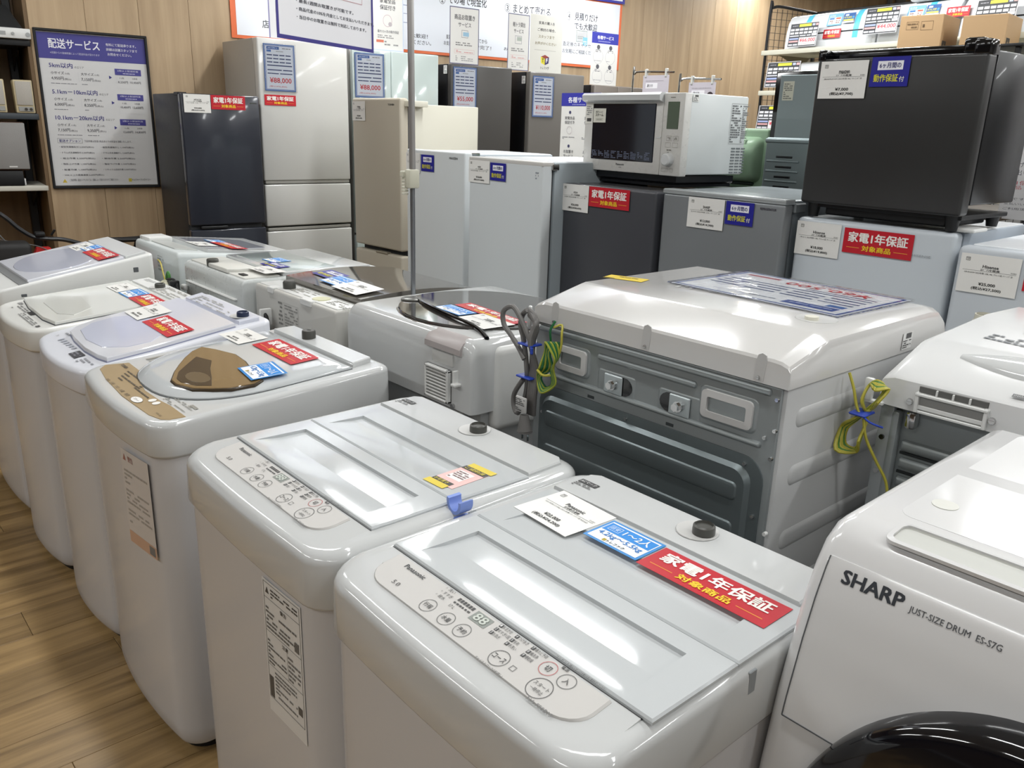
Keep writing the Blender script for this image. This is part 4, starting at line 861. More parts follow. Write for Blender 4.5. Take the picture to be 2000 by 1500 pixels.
    mb = MB(); mb.box(x0+.05, x0+.07, y0+.004, y0+.026, .972, 1.006, .006); part(mb, 'bracket', CHROME, b)
    for z in (.944, .875): mb = MB(); mb.cyl((x0+.014, y0+.010, z), (x0+.014, y0+.004, z), .005, 10); part(mb, 'screw', BLK if z > .9 else CHROME, fr)
    # cream drain pipe standing behind
D2()
t = thing('drain_pipe', 'cream plastic pipe stub standing up behind the right-hand drum washer', 'pipe', (-.66, 2.165, 0))
mb = MB(); mb.cyl((-.715, 2.165, .0), (-.715, 2.165, 1.085), .024, 20); mb.cyl((-.715, 2.165, 1.04), (-.715, 2.165, 1.062), .031, 20, .030); mb.cyl((-.715, 2.165, 1.062), (-.715, 2.165, 1.072), .030, 20, .0245)
part(mb, 'tube', mat('pipe_cream', 'D9D6C6', .4), t); mb = MB(); mb.cyl((-.715, 2.165, 1.0852), (-.715, 2.165, 1.0862), .0205, 20); part(mb, 'bore', mat('bore', '8A8878', .6), t)
t = thing('earth_wire', 'yellow-green earth wire looped and tied in blue on the right-hand drum washer', 'wire', (-.66, 1.46, 1.0))
Yd = 1.468; mb = MB(); mg = MB()
for k in range(7):
    a = .0035*k
    (mg if k % 3 == 1 else mb).tube([(-.640+a*.3, Yd-.004*k, 1.060-.002*k), (-.628+a*.4, Yd, 1.050), (-.636+a*.4, Yd-.003*k, 1.025), (-.652+a*.3, Yd, 1.003), (-.664-a*.2, Yd-.004*k, .982), (-.684-a*.6, Yd, .955), (-.684-a*.3, Yd-.004*k, .925-a*.5), (-.664+a*.2, Yd, .920-a*.3), (-.655+a*.3, Yd-.004*k, .945), (-.654+a*.2, Yd, .985), (-.664+a*.3, Yd-.003*k, 1.02), (-.655, Yd, 1.05)], .0028, 6, True)
mb.tube([(-.688, Yd-.02, 1.068), (-.675, Yd-.02, 1.04), (-.665, Yd-.02, 1.01), (-.655, Yd-.018, .99)], .0028, 6)
mb.tube([(-.652, Yd-.01, .985), (-.642, Yd-.01, .95), (-.622, Yd, .91), (-.600, Yd+.01, .87), (-.592, Yd+.01, .83), (-.59, Yd+.02, .74)], .0028, 6)
part(mb, 'yellow_coil', STR, t); part(mg, 'green_coil', mat('wire_green2', '4F7E3A', .4), t); mb = MB(); mb.box(-.672, -.640, Yd-.034, Yd+.008, .994, .999, .002, 1); mb.tube([(-.645, Yd-.03, .996), (-.63, Yd-.03, .988), (-.610, Yd-.02, .982)], .002, 6); part(mb, 'blue_tie', mat('tie_blue', '1F3FA8', .4), t)
# ---- near right drum washer, front face
def SH():
    x0, x1, y1 = -.434, .20, 1.45
    t = thing('drum_washer', 'white front-loading drum washer at bottom right with dark round door and brand lettering', 'washing machine', (-.12, 1.15, 0))
    wm = mat('drum_white', 'D6D6D6', .16, coat=.3, var=.03)
    prof = [(.815, .03), (.80, .25), (.80, .5), (.806, .62), (.818, .72), (.835, .82), (.855, .90), (.872, .953), (.888, .99), (.905, 1.016), (.93, 1.032), (.96, 1.038), (1.2, 1.042), (y1-.03, 1.044), (y1-.008, 1.036), (y1, 1.01), (y1, .03)]
    def pr(x, i): 
        o = []
        for k, (y, z) in enumerate(prof):
            cy, cz = 1.12, .5; 
            ny = -1 if (y < .86) else (0 if y < y1-.02 else 1); nz = 1 if z > .99 else 0
            if .86 <= y < .95 and z > .9: ny, nz = -.7, .7
            o.append((x, y-ny*i, z-nz*i))
        return o
    mb = MB(); mb.loft([pr(x0, .022), pr(x0+.004, .012), pr(x0+.012, .004), pr(x0+.024, 0), pr(x1-.024, 0), pr(x1-.012, .004), pr(x1-.004, .012), pr(x1, .022)], True, True); part(mb, 'cabinet', wm, t, 40)
    mb = MB(); mb.box(x0+.03, x1-.03, .86, y1-.05, 0, .03); part(mb, 'base', DARK, t)
    # front panel as a thin curved skin
    def skin(xa, xb, za, zb, off, n=16):
        P = []
        zs = [za+(zb-za)*k/n for k in range(n+1)]
        def yz(z):
            for (ya, z1_), (yb, z2_) in zip(prof, prof[1:]):
                if z1_ <= z <= z2_: return ya+(yb-ya)*(z-z1_)/(z2_-z1_)
            return .8
        return [(yz(z)-off, z) for z in zs]
    P = skin(0, 0, .80, 1.0, .0022)
    mb = MB(); n = len(P); V = mb.bm.verts.new
    # left border slants: lower edge runs down to the right
    xl = -.410; grid = []
    for k, (y, z) in enumerate(P):
        grid.append([V((xl, y, z)), V((x1-.03, y, z))])
    # build as strips, lower-left part trimmed by a slanted seam
    bk = [[V((xl, y+.004, z)), V((x1-.03, y+.004, z))] for y, z in P]
    for k in range(n-1):
        mb.bm.faces.new((grid[k][0], grid[k][1], grid[k+1][1], grid[k+1][0])); mb.bm.faces.new((grid[k][0], grid[k+1][0], bk[k+1][0], bk[k][0])); mb.bm.faces.new((grid[k][1], bk[k][1], bk[k+1][1], grid[k+1][1]))
    mb.bm.faces.new((grid[0][0], bk[0][0], bk[0][1], grid[0][1])); mb.bm.faces.new((grid[-1][0], grid[-1][1], bk[-1][1], bk[-1][0]))
    pn = part(mb, 'control_fascia', wm, t, 40)
    mb = MB(); mb.box(xl-.0012, xl+.0004, .80, .92, .80, 1.0); bmesh.ops.bisect_plane(mb.bm, geom=mb.bm.verts[:]+mb.bm.edges[:]+mb.bm.faces[:], plane_co=(0, .8, .8), plane_no=(0, 1, 0))
    mb.bm.free()
    mb = MB(); mb.tube([(xl-.001, y-.0006, z) for y, z in P], .0009, 4, sub=1); mb.tube([(xl-.001, P[0][0]-.0006, P[0][1]), (x1-.03, P[0][0]-.0006, P[0][1])], .0009, 4, sub=1); part(mb, 'fascia_seam', SEAM, pn)
    dz = Vector((0, .872-.855, .953-.90)).normalized()
    F = frame((-.389, .8805, .9765), (1, 0, 0), (0, .017, .037))
    decals(F, [T('SHARP', .0, .0, .074, .0175, '2E3238', .05), T('JUST-SIZE DRUM  ES-S7G', .081, -.001, .178, .0085, '4A4C50', .005)], pn)
    # tray recess on top, behind the front edge
    mb = MB(); F2 = rrp(-.358, -.200, .922, .962, .010)
    o_ = rrp(-.364, -.194, .916, .968, .013)
    zt = lambda y: 1.0335 + (y-.92)*.11 if y < .96 else 1.0385
    mb.loft([[(x, y, zt(y)-.002) for x, y in o_], [(x, y, zt(y)+.0022) for x, y in o_], [(x, y, zt(y)+.003) for x, y in F2], [(x, y, zt(y)-.0012) for x, y in F2]], True, True); tr = part(mb, 'tray_rim', wm, t, 25)
    mb = MB(); mb.loft([[(x, y, zt(y)-.001) for x, y in F2], [(x, y, zt(y)+.0004) for x, y in F2]]); part(mb, 'tray_recess', mat('tray_shade', 'AFB0AA', .35), tr)  # shallow floor coloured darker to imitate the shade of a deep recess
    mb = MB(); mb.loft([[(x, y, 1.0385) for x, y in rrp(-.382+.0, .16, .99, 1.42, .02)], [(x, y, 1.0389+.0145*(y-.99)) for x, y in rrp(-.382, .16, .99, 1.42, .02)]]); tp = part(mb, 'top_panel', wm, t)
    mb = MB(); mb.lathe((-.352, 1.06, 1.0401), [(.016, -.003), (.016, .0006), (.001, .0006)], 20); part(mb, 'plug_cap', mat('cap_cream', 'CFCFC8', .4), tp)
    mb = MB(); mb.lathe((-.268, 1.30, 1.0425), [(.05, -.003), (.05, .0008), (.04, .0002)], 24); part(mb, 'inlet_dish', mat('dish', 'C6C6C4', .3), tp)
    mb = MB(); mb.lathe((-.262, 1.30, 1.0425), [(.013, 0), (.013, .01), (.001, .01)], 16); part(mb, 'inlet_cap', CHROME, tp)
    decals(frame((-.20, 1.02, 1.0396), (1, 0, 0), (0, 1, .016)), [O(.0, 0, .16, .09, .001, '777777'), Q([(.012, .015), (.036, .015), (.024, .038)], '8A8A8A'), D(.045, .01, .15, .08, 6, '8A8A8A', 2, .014)], tp)
    # door
    cx, cz = -.12, .672
    mb = MB(); rs = []
    for r, y in ((.258, .835), (.258, .800), (.250, .789), (.238, .785), (.15, .781), (.002, .780)): rs.append([(cx+r*math.cos(2*PI*k/96), y+.10*max(0, r*math.sin(2*PI*k/96)) , cz+r*math.sin(2*PI*k/96)) for k in range(96)])
    mb.loft(rs); d = part(mb, 'door', mat('door_glass', '0B0C12', .08, coat=.8, var=.02), t, 50)
    mb = MB(); mb.box(cx+.16, cx+.19, .765, .80, cz-.06, cz+.06, .008); part(mb, 'door_handle', CHROME, d)
    mb = MB(); mb.box(x0-.001, x0+.0005, 1.0, 1.3, .5, .9); part(mb, 'side_panel', wm, t)
SH()
# price sheet parts etc. follow with the fridges
# ---------------------------------------------------------------- refrigerators
def fridge(B_, w, d, h, label, front, side, doors, dt=.05, name='refrigerator', gap='4A4C4E', top=None, inset=.004, rough=.25, split=None, cat='refrigerator', dh=0, z0=.0, doormeta=None, feet=True, bev=.009):
    """B_: frame at the front-left floor corner; doors: list of (z0, z1)"""
    loc = B_ @ Vector((w/2, d/2, z0))
    t = thing(name, label, cat, loc)
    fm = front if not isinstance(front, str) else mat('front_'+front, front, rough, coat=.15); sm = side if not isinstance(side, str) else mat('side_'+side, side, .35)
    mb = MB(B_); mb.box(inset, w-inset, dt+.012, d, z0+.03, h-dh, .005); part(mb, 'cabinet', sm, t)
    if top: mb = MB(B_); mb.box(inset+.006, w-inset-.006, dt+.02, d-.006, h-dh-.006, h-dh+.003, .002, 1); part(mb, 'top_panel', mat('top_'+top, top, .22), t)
    mb = MB(B_); mb.box(inset+.01, w-inset-.01, dt-.002, dt+.014, z0+.035, h-.012); part(mb, 'gasket', mat('gap_'+gap, gap, .7), t)
    for i, (a, b) in enumerate(doors):
        if split and i == 0:
            for xa, xb in ((0, split-.0015), (split+.0015, w)): mb = MB(B_); mb.box(xa, xb, 0, dt, a, b, bev, 3); part(mb, 'door', fm, t)
        else:
            mb = MB(B_); mb.box(0, w, 0, dt, a, b, bev, 3); part(mb, 'door' if b-a > .45 else 'drawer', fm, t)
    if feet:
        mb = MB(B_); mb.box(.03, w-.03, dt+.03, d-.03, z0, z0+.035); part(mb, 'base', DARK, t)
    return t
FR = yaw(-5.0, 2.3, 88); FR2 = yaw(-5.05, 2.3, 86); F1B = yaw(-4.95, 1.82, 86)
t = fridge(F1B, .457, .58, 1.612, 'dark navy two-door refrigerator standing beside the framed delivery poster', mat('navy_front', '2C2F38', .2, coat=.3), mat('navy_side', '2A2A2C', .45), [(.868, 1.612), (.05, .842)], .05)
mb = MB(F1B); mb.box(.06, .22, -.004, .02, .846, .862, .003, 1); part(mb, 'handle_recess', DARK, t)
mb = MB(F1B); mb.box(.40, .44, -.001, .002, 1.568, 1.574); part(mb, 'badge', CHROME, t)
mb = MB(F1B); mb.box(.0, .05, .04, .12, 1.60, 1.618, .003, 1); part(mb, 'hinge_cover', DARK, t)
F2B = FR @ Matrix.Translation((.02, 0, 0))
t = fridge(F2B, .60, .56, 1.95, 'tall pearl-white refrigerator with one door over two drawers, blue price board on its corner', mat('pearl_white', 'C9C8C4', .22, coat=.2), mat('greige_side', 'A8A39B', .4), [(1.115, 1.95), (.832, 1.092), (.45, .80), (.06, .435)], .06, gap='6E6E6A')
mb = MB(F2B)
for z in (1.096, .804, .438): mb.box(.008, .592, .004, .05, z, z+.018, .003, 1)
part(mb, 'drawer_rail', mat('rail_grey', '9E9C96', .4), t)
F3B = FR2 @ Matrix.Translation((.674, 0, 0))
t = fridge(F3B, .657, .49, 1.94, 'tall pale glass-front french-door refrigerator behind the cream one', mat('pale_glass', 'BCC8C6', .10, coat=.6, var=.02), mat('glass_side', '8E8E8A', .4), [(.75, 1.94), (.42, .74), (.06, .41)], .05, split=.284)
F5B = FR2 @ Matrix.Translation((1.438, 0, 0))
t = fridge(F5B, .534, .46, 1.895, 'tall charcoal refrigerator carrying a 55,000 yen board', mat('charcoal_front', '474543', .3), mat('black_side', '141417', .4), [(.70, 1.895), (.06, .69)], .055)
F6B = FR2 @ Matrix.Translation((2.142, 0, 0))
t = fridge(F6B, .545, .43, 1.885, 'tall grey refrigerator carrying a 110,000 yen board', mat('taupe_front', '6A6763', .3), mat('black_side', '141417', .4), [(.80, 1.885), (.06, .79)], .055)
F7B = FR2 @ Matrix.Translation((2.80, 0, 0))
t = fridge(F7B, .60, .40, 1.825, 'tall brown-grey french-door refrigerator farthest right along the wall', mat('brown_grey_front', '77706A', .2, coat=.3), mat('black_side2', '2A2828', .4), [(.80, 1.825), (.06, .79)], .05, split=.262)
mb = MB(F5B); mb.box(.0-.045, -.008, .06, .066, 1.80, 1.86); part(mb, 'energy_label', mat('card_EDECE9', 'EDECE9', .4), None) if 0 else mb.bm.free()
for Bx, zz in ((F5B, 1.83), (F6B, 1.80)):
    card(Bx @ frame((-.0, .10, zz), (0, -1, 0), (0, 0, 1)) @ Matrix.Translation((0, 0, .003)), .045, .055, [D(.005, .005, .04, .05, 5, '777777', 2, .01)], 'model_label', 'small white label on the side of the %s refrigerator' % ('charcoal' if Bx is F5B else 'grey 110,000 yen'), 'label')
# row facing the camera, left to right
F4B = yaw(-4.55, 2.69, 2.9); t = fridge(F4B, .48, .588, 1.62, 'cream two-door refrigerator with dark badge left of the metal pole', mat('cream_front', 'B8B0A0', .35), mat('cream_side', 'D8D5C6', .4), [(.762, 1.62), (.06, .735)], .06, dh=.03, bev=.014)
mb = MB(F4B); mb.box(.47, .53, .03, .16, 1.575, 1.607, .004); part(mb, 'hinge_cover', mat('cream_side', 'D8D5C6', .4), t)
mb = MB(F4B); mb.box(.22, .34, -.003, .03, .728, .742, .004, 1); part(mb, 'grip_recess', mat('grip_tan', '8A8272', .5), t)
decals(fface(F4B, .365, 1.578), [T('TOSHIBA', 0, 0, .062, .011, '3A3A38', .03)], t)
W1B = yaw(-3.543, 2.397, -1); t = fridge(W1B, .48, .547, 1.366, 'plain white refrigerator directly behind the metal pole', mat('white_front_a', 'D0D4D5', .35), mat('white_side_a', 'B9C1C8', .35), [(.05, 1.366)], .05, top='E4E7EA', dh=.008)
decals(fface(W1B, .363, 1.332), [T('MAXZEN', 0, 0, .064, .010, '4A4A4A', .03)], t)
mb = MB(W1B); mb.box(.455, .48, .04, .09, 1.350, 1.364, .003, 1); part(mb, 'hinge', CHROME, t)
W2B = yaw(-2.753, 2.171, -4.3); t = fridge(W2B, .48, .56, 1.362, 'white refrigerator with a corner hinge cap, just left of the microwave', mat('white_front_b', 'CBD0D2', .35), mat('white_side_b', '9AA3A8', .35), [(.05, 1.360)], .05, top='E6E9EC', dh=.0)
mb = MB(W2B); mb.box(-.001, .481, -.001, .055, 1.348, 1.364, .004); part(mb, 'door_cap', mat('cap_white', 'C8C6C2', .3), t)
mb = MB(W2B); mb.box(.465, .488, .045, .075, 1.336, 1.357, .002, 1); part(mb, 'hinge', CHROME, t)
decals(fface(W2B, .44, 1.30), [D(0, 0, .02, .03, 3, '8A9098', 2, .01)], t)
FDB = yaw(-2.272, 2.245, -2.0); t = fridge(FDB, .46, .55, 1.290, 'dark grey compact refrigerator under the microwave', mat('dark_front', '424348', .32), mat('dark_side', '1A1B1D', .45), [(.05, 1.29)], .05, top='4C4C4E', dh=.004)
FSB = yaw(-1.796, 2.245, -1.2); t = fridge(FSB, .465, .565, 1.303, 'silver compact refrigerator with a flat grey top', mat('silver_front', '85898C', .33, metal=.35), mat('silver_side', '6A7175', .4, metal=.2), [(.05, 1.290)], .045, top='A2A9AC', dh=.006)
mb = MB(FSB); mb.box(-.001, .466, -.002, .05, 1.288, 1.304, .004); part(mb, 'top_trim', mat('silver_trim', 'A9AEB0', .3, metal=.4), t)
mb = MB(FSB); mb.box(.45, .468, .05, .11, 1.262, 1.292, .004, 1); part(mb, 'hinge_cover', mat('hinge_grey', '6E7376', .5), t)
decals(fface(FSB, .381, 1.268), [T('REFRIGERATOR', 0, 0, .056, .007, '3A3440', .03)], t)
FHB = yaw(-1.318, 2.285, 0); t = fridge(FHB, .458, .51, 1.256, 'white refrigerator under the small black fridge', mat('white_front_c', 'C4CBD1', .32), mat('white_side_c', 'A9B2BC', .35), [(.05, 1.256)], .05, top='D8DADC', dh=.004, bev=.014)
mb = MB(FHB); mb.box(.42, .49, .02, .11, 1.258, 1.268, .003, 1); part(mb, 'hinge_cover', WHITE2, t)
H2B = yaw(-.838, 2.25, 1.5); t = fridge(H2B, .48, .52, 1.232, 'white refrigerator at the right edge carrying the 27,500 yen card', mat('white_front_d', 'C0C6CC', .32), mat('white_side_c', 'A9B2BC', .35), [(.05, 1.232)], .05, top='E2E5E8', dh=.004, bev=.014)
FBB = yaw(-1.305, 2.264, -1.9)
t = fridge(FBB, .455, .335, 1.70, 'small black refrigerator stacked on top of a white one', mat('black_front', '2E2E2E', .34), mat('black_cab', '1B1C1F', .3, coat=.1), [(1.300, 1.690)], .05, z0=1.296, gap='0A0A0A', feet=False, name='mini_refrigerator')
mb = MB(FBB); mb.box(0, .455, .026, .056, 1.686, 1.712, .004); mb.box(0, .022, -.001, .05, 1.684, 1.714, .004); mb.box(.415, .455, -.001, .05, 1.684, 1.722, .006); mb.box(.38, .43, .02, .06, 1.69, 1.728, .008); part(mb, 'grip_channel', BLK, t)
for x, y in ((.02, .04), (.42, .04), (.42, .29), (.03, .29)):
    mb = MB(FBB); mb.cyl((x, y+.01, 1.259), (x, y+.01, 1.298), .014, 12, .02); part(mb, 'foot', DARK, t)
mb = MB(FBB); mb.box(.01, .445, .04, .33, 1.288, 1.300, .002, 1); mb.box(.05, .40, .06, .30, 1.266, 1.290, .004, 1); part(mb, 'bottom_tray', DARK, t)
# ---- cards on the refrigerators
def board(B_, x, z, w, h, price, label, small='(税込¥96,800)'):
    e = [B(.035*w, .025*h, .965*w, .975*h, 'DDE2EC'), O(.045*w, .03*h, .955*w, .97*h, .014*w, '4A6AA8', 2), B(.1*w, .885*h, .5*w, .945*h, '3A62A8', 2), D(.14*w, .9*h, .46*w, .93*h, 1, 'B8C8E0', 3, .02), D(.6*w, .9*h, .88*w, .93*h, 1, '777777', 2, .02), B(.1*w, .83*h, .24*w, .875*h, '3A6AB0', 2), D(.4*w, .835*h, .75*w, .86*h, 1, '888888', 2, .02)]
    for j in range(3):
        for i in range(4): e.append(B((.1+.2*i)*w, (.755-.075*j)*h, (.27+.2*i)*w, (.778-.075*j)*h, '2E3E6E', 2))
    e += [B(.1*w, .535*h, .9*w, .558*h, '2E3E6E', 2), B(.1*w, .44*h, .56*w, .462*h, '2E3E6E', 2), B(.6*w, .44*h, .9*w, .462*h, '2E3E6E', 2), B(.1*w, .365*h, .46*w, .386*h, '2E3E6E', 2), B(.5*w, .365*h, .9*w, .386*h, '2E3E6E', 2),
          T(price, .16*w, .16*h, .86*w, .29*h, 'C8323C', .02, 3), T(small, .14*w, .075*h, .7*w, .12*h, 'C8606A', .0, 3)]
    return card(fface(B_, x, z, -.004), w, h, e, 'price_board', label, 'price tag', 'blue-bordered price boards', base='5A7CB8', sleeve=True)
board(F2B, .036, 1.650, .20, .268, '¥88,000', 'blue-bordered 88,000 yen price board on the tall pearl-white refrigerator')
board(F3B, .012, 1.640, .215, .275, '¥88,000', 'blue-bordered 88,000 yen price board on the pale glass refrigerator behind the cream one')
board(F5B, .012, 1.60, .198, .276, '¥55,000', 'blue-bordered 55,000 yen price board on the charcoal refrigerator', '(税込¥60,500)')
board(F6B, .026, 1.562, .203, .294, '¥110,000', 'blue-bordered 110,000 yen price board on the tall grey refrigerator', '(税込¥121,000)')
red_tag(fface(F2B, .028, 1.566, -.003), .204, 'red guarantee tag under the price board of the tall pearl-white refrigerator', .062)
price_card(fface(F1B, .017, 1.508, -.003), .15, 'white price card on the dark navy refrigerator', 'HITACHI', '2ﾄﾞｱ冷蔵庫', '2021年製 154L ｸﾘｰﾆﾝｸﾞ済', '¥30,000', '(税込¥33,000)', h=.10)
red_tag(fface(F1B, .171, 1.530, -.003), .20, 'red guarantee tag on the dark navy refrigerator', .078)
price_card(fface(F4B, .009, 1.492, -.003), .132, 'white price card on the cream refrigerator', 'TOSHIBA', '2ﾄﾞｱ冷蔵庫', '2019年製 153L', '¥20,000', '(税込¥22,000)', h=.11)
price_card(fface(W1B, .002, 1.255, -.003), .122, 'white price card half hidden behind the metal pole', 'MAXZEN', '1ﾄﾞｱ冷凍庫', '2022年製 ｸﾘｰﾆﾝｸﾞ済', '¥15,000', '(税込¥16,500)', h=.095)
navy_tag(fface(W1B, .133, 1.267, -.003), .108, 'navy guarantee tag on the white refrigerator behind the pole', .077)
price_card(fface(W2B, .002, 1.264, -.003), .147, 'white price card on the white refrigerator left of the microwave', 'AQUA', '1ﾄﾞｱ冷凍庫', '2022年製 ｸﾘｰﾆﾝｸﾞ済', '¥18,000', '(税込¥19,800)', h=.088)
navy_tag(fface(W2B, .154, 1.280, -.003), .104, 'navy guarantee tag on the white refrigerator left of the microwave', .068)
price_card(fface(FDB, -.003, 1.190, -.003), .143, 'white price card on the dark grey refrigerator under the microwave', 'AQUA', '2ﾄﾞｱ冷蔵庫', 'AQR 2022年製 ｸﾘｰﾆﾝｸﾞ済', '¥26,000', '(税込¥28,600)', h=.098)
red_tag(fface(FDB, .144, 1.217, -.004), .20, 'red guarantee tag on the dark grey refrigerator under the microwave', .070)
price_card(fface(FSB, .111, 1.190, -.003), .142, 'white price card on the silver refrigerator, 14,300 yen', 'SHARP', '2ﾄﾞｱ冷蔵庫', 'SJ-H13 2020年製 137L ｸﾘｰﾆﾝｸﾞ済', '¥13,000', '(税込¥14,300)', h=.096)
navy_tag(fface(FSB, .259, 1.214, -.003), .102, 'navy guarantee tag on the silver refrigerator', .071)
price_card(fface(FHB, .006, 1.148, -.003), .139, 'white price card reading 19,800 yen on the refrigerator under the black one', 'Hisense', '2ﾄﾞｱ冷蔵庫', 'HR-D13 2023年製 120L ｱｳﾄﾚｯﾄ品 ｸﾘｰﾆﾝｸﾞ済', '¥18,000', '(税込¥19,800)', h=.097)
red_tag(fface(FHB, .155, 1.171, -.003), .198, 'red guarantee tag on the white refrigerator under the black one', .069)
decals(fface(FHB, .353, 1.172, -.001), [T('HISENSE', .0, .012, .05, .018, '9AA0A4', .0)], t)
price_card(fface(FBB, .015, 1.586, -.003), .139, 'white price card reading 7,700 yen on the small black refrigerator', 'maxzen', '1ﾄﾞｱ冷蔵庫', 'JR046ML01GM 2023年製 46L ｸﾘｰﾆﾝｸﾞ済', '¥7,000', '(税込¥7,700)', h=.097)
navy_tag(fface(FBB, .163, 1.615, -.003), .104, 'navy guarantee tag in a clear sleeve on the small black refrigerator', .074)
price_card(fface(H2B, .012, 1.118, -.003), .139, 'white price card reading 27,500 yen at the right edge', 'Hisense', '2ﾄﾞｱ冷蔵庫', 'HR-B12HW 2023年製 120L 40L ｱｳﾄﾚｯﾄ品 ｸﾘｰﾆﾝｸﾞ済', '¥25,000', '(税込¥27,500)', h=.097)
red_tag(fface(H2B, .162, 1.140, -.003), .198, 'red guarantee tag cut off at the right edge', .069)
# ---------------------------------------------------------------- microwave on the dark grey fridge
MWB = yaw(-2.32, 2.39, -3.4)
def microwave():
    w, d, za, zb = .495, .34, 1.337, 1.612
    t = thing('microwave_oven', 'white microwave oven with dark window and round dial on the dark grey refrigerator', 'microwave', MWB @ Vector((w/2, d/2, za)))
    mw = mat('mw_white', 'C9C8C4', .28); ms = mat('mw_side', 'CBD0D0', .3)
    mb = MB(MWB); mb.box(.003, w, .03, d, za+.005, zb, .006); part(mb, 'case', ms, t)
    mb = MB(MWB); mb.box(0, .398, 0, .032, za, zb-.028, .005); d_ = part(mb, 'door', mw, t)
    mb = MB(MWB); pr = [(-.0, zb-.032), (-.022, zb-.024), (-.024, zb-.006), (-.014, zb+.002), (.03, zb+.002), (.03, zb-.032)]
    mb.loft([[(.004, y, z) for y, z in pr], [(.398, y, z) for y, z in pr]]); part(mb, 'door_handle', mat('mw_handle', 'C2C4C4', .3), d_)
    mb = MB(MWB); mb.box(.046, .366, -.003, .004, 1.378, 1.577, .002, 1); wn = part(mb, 'window', mat('mw_glass', '10141F', .08, coat=.8, var=.02), d_)
    decals(fface(MWB, .046, 1.378, -.0032), [D(.008+.034*i, .006, .036+.034*i, .034, 5, '6A7288', 2, .006) for i in range(9)], wn)
    decals(fface(MWB, 0, 0, 0), [T('Panasonic', .184, 1.361, .226, 1.368, '55585A', .03), T('NE-BS', .198, 1.352, .212, 1.356, '777777', 0)], d_)
    mb = MB(MWB); mb.box(.400, w, -.002, .034, za, zb, .004); c = part(mb, 'control_panel', mw, t)
    mb = MB(MWB); mb.box(.421, .473, -.004, .002, 1.494, 1.583, .001, 1); part(mb, 'display', mat('lcd_green', '556050', .2, coat=.3), c)
    mb = MB(MWB); mb.cyl((.442, -.002, 1.392), (.442, -.020, 1.392), .024, 28, .021); mb.cyl((.442, -.020, 1.392), (.442, -.023, 1.392), .021, 28, .017); part(mb, 'dial', WHITE, c)
    decals(fface(MWB, .40, 1.337, -.0022), [O(.025, .118, .05, .134, .0008, '9A9890'), O(.057, .118, .08, .134, .0008, '9A9890'), O(.022, .096, .046, .112, .0008, '9A9890'), O(.054, .096, .078, .112, .0008, '9A9890'), D(.03, .122, .045, .13, 2, '77756E', 2, .005), D(.06, .122, .075, .13, 2, '77756E', 2, .005), D(.03, .084, .052, .09, 1, '6A6860', 2, .006), O(.012, .014, .042, .026, .0008, '9A9890'), O(.05, .014, .066, .026, .0008, '9A9890'), D(.03, .258, .062, .262, 1, '77756E', 2, .006), D(.034, .078, .052, .081, 1, '5A5850', 2, .006)], c)
    mb = MB(MWB); mb.box(.376, .395, -.0015, .001, 1.462, 1.466); part(mb, 'latch_slot', WHITE, d_)
    SF = MWB @ frame((w+.0004, .03, za), (0, 1, 0), (0, 0, 1))
    decals(SF, [O(.215, .112, .318, .25, .001, '8A8C8C'), D(.22, .116, .275, .246, 16, '6A6C6E', 2, .010), D(.28, .116, .314, .246, 18, '7A7C7E', 2, .007)], t)
    for i in range(3):
        for j in range(9):
            if i == 0 and j == 0:
                m2 = MB(SF); m2.box(.236, .258, .010, .015, -.0005, .0012, .0005, 1); v0 = part(m2, 'vent_slot', mat('vent_dark', '6A7072', .6), t)
            else:
                c2 = v0.copy(); COL.objects.link(c2); dv = (SF.to_3x3() @ Vector((.028*i, .0105*j, 0))); c2.location = v0.location + dv
    mb = MB(MWB); P = [(.02, .02), (w-.03, .02), (w-.02, d-.02), (.03, d-.02)]; mb.loft([[(x*.86+.04, y+.02, 1.296) for x, y in P], [(x*.86+.04, y+.02, 1.305) for x, y in P], [(x, y, 1.315) for x, y in P], [(x, y, 1.337) for x, y in P]]); tag(part(mb, 'baking_tray', mat('tray_black', '0E1118', .3), None), 'black enamel tray lying under the white microwave', 'tray')
    return t
microwave()
card(fface(MWB, .053, 1.510, -.0055), .067, .050, [T('電子レンジ', .014, .034, .05, .041, '4A4A44', .01), T('スチーム', .012, .022, .054, .032, '2A2A28', .02), O(.014, .007, .052, .015, .0006, '888880'), D(.018, .009, .048, .013, 1, '888880', 2, .006)], 'feature_card', 'small square steam card on the microwave window', 'label', base='D2D1C6')
card(fface(MWB, .006, 1.505, -.0015), .040, .073, [D(.005, .03, .035, .065, 5, '888888', 2, .008), B(.008, .008, .032, .02, '444444')], 'price_card', 'narrow barcode price strip at the left of the microwave door', 'price tag', base='DAD9D2')
card(MWB @ frame((.4965, .035, 1.585), (0, 1, 0), (0, 0, 1)), .030, .023, [D(.003, .002, .027, .014, 3, '555555', 2, .005), B(.008, .015, .026, .021, '555555')], 'barcode_label', 'tiny barcode label on the upper side of the microwave', 'label', base='E6E6E2')
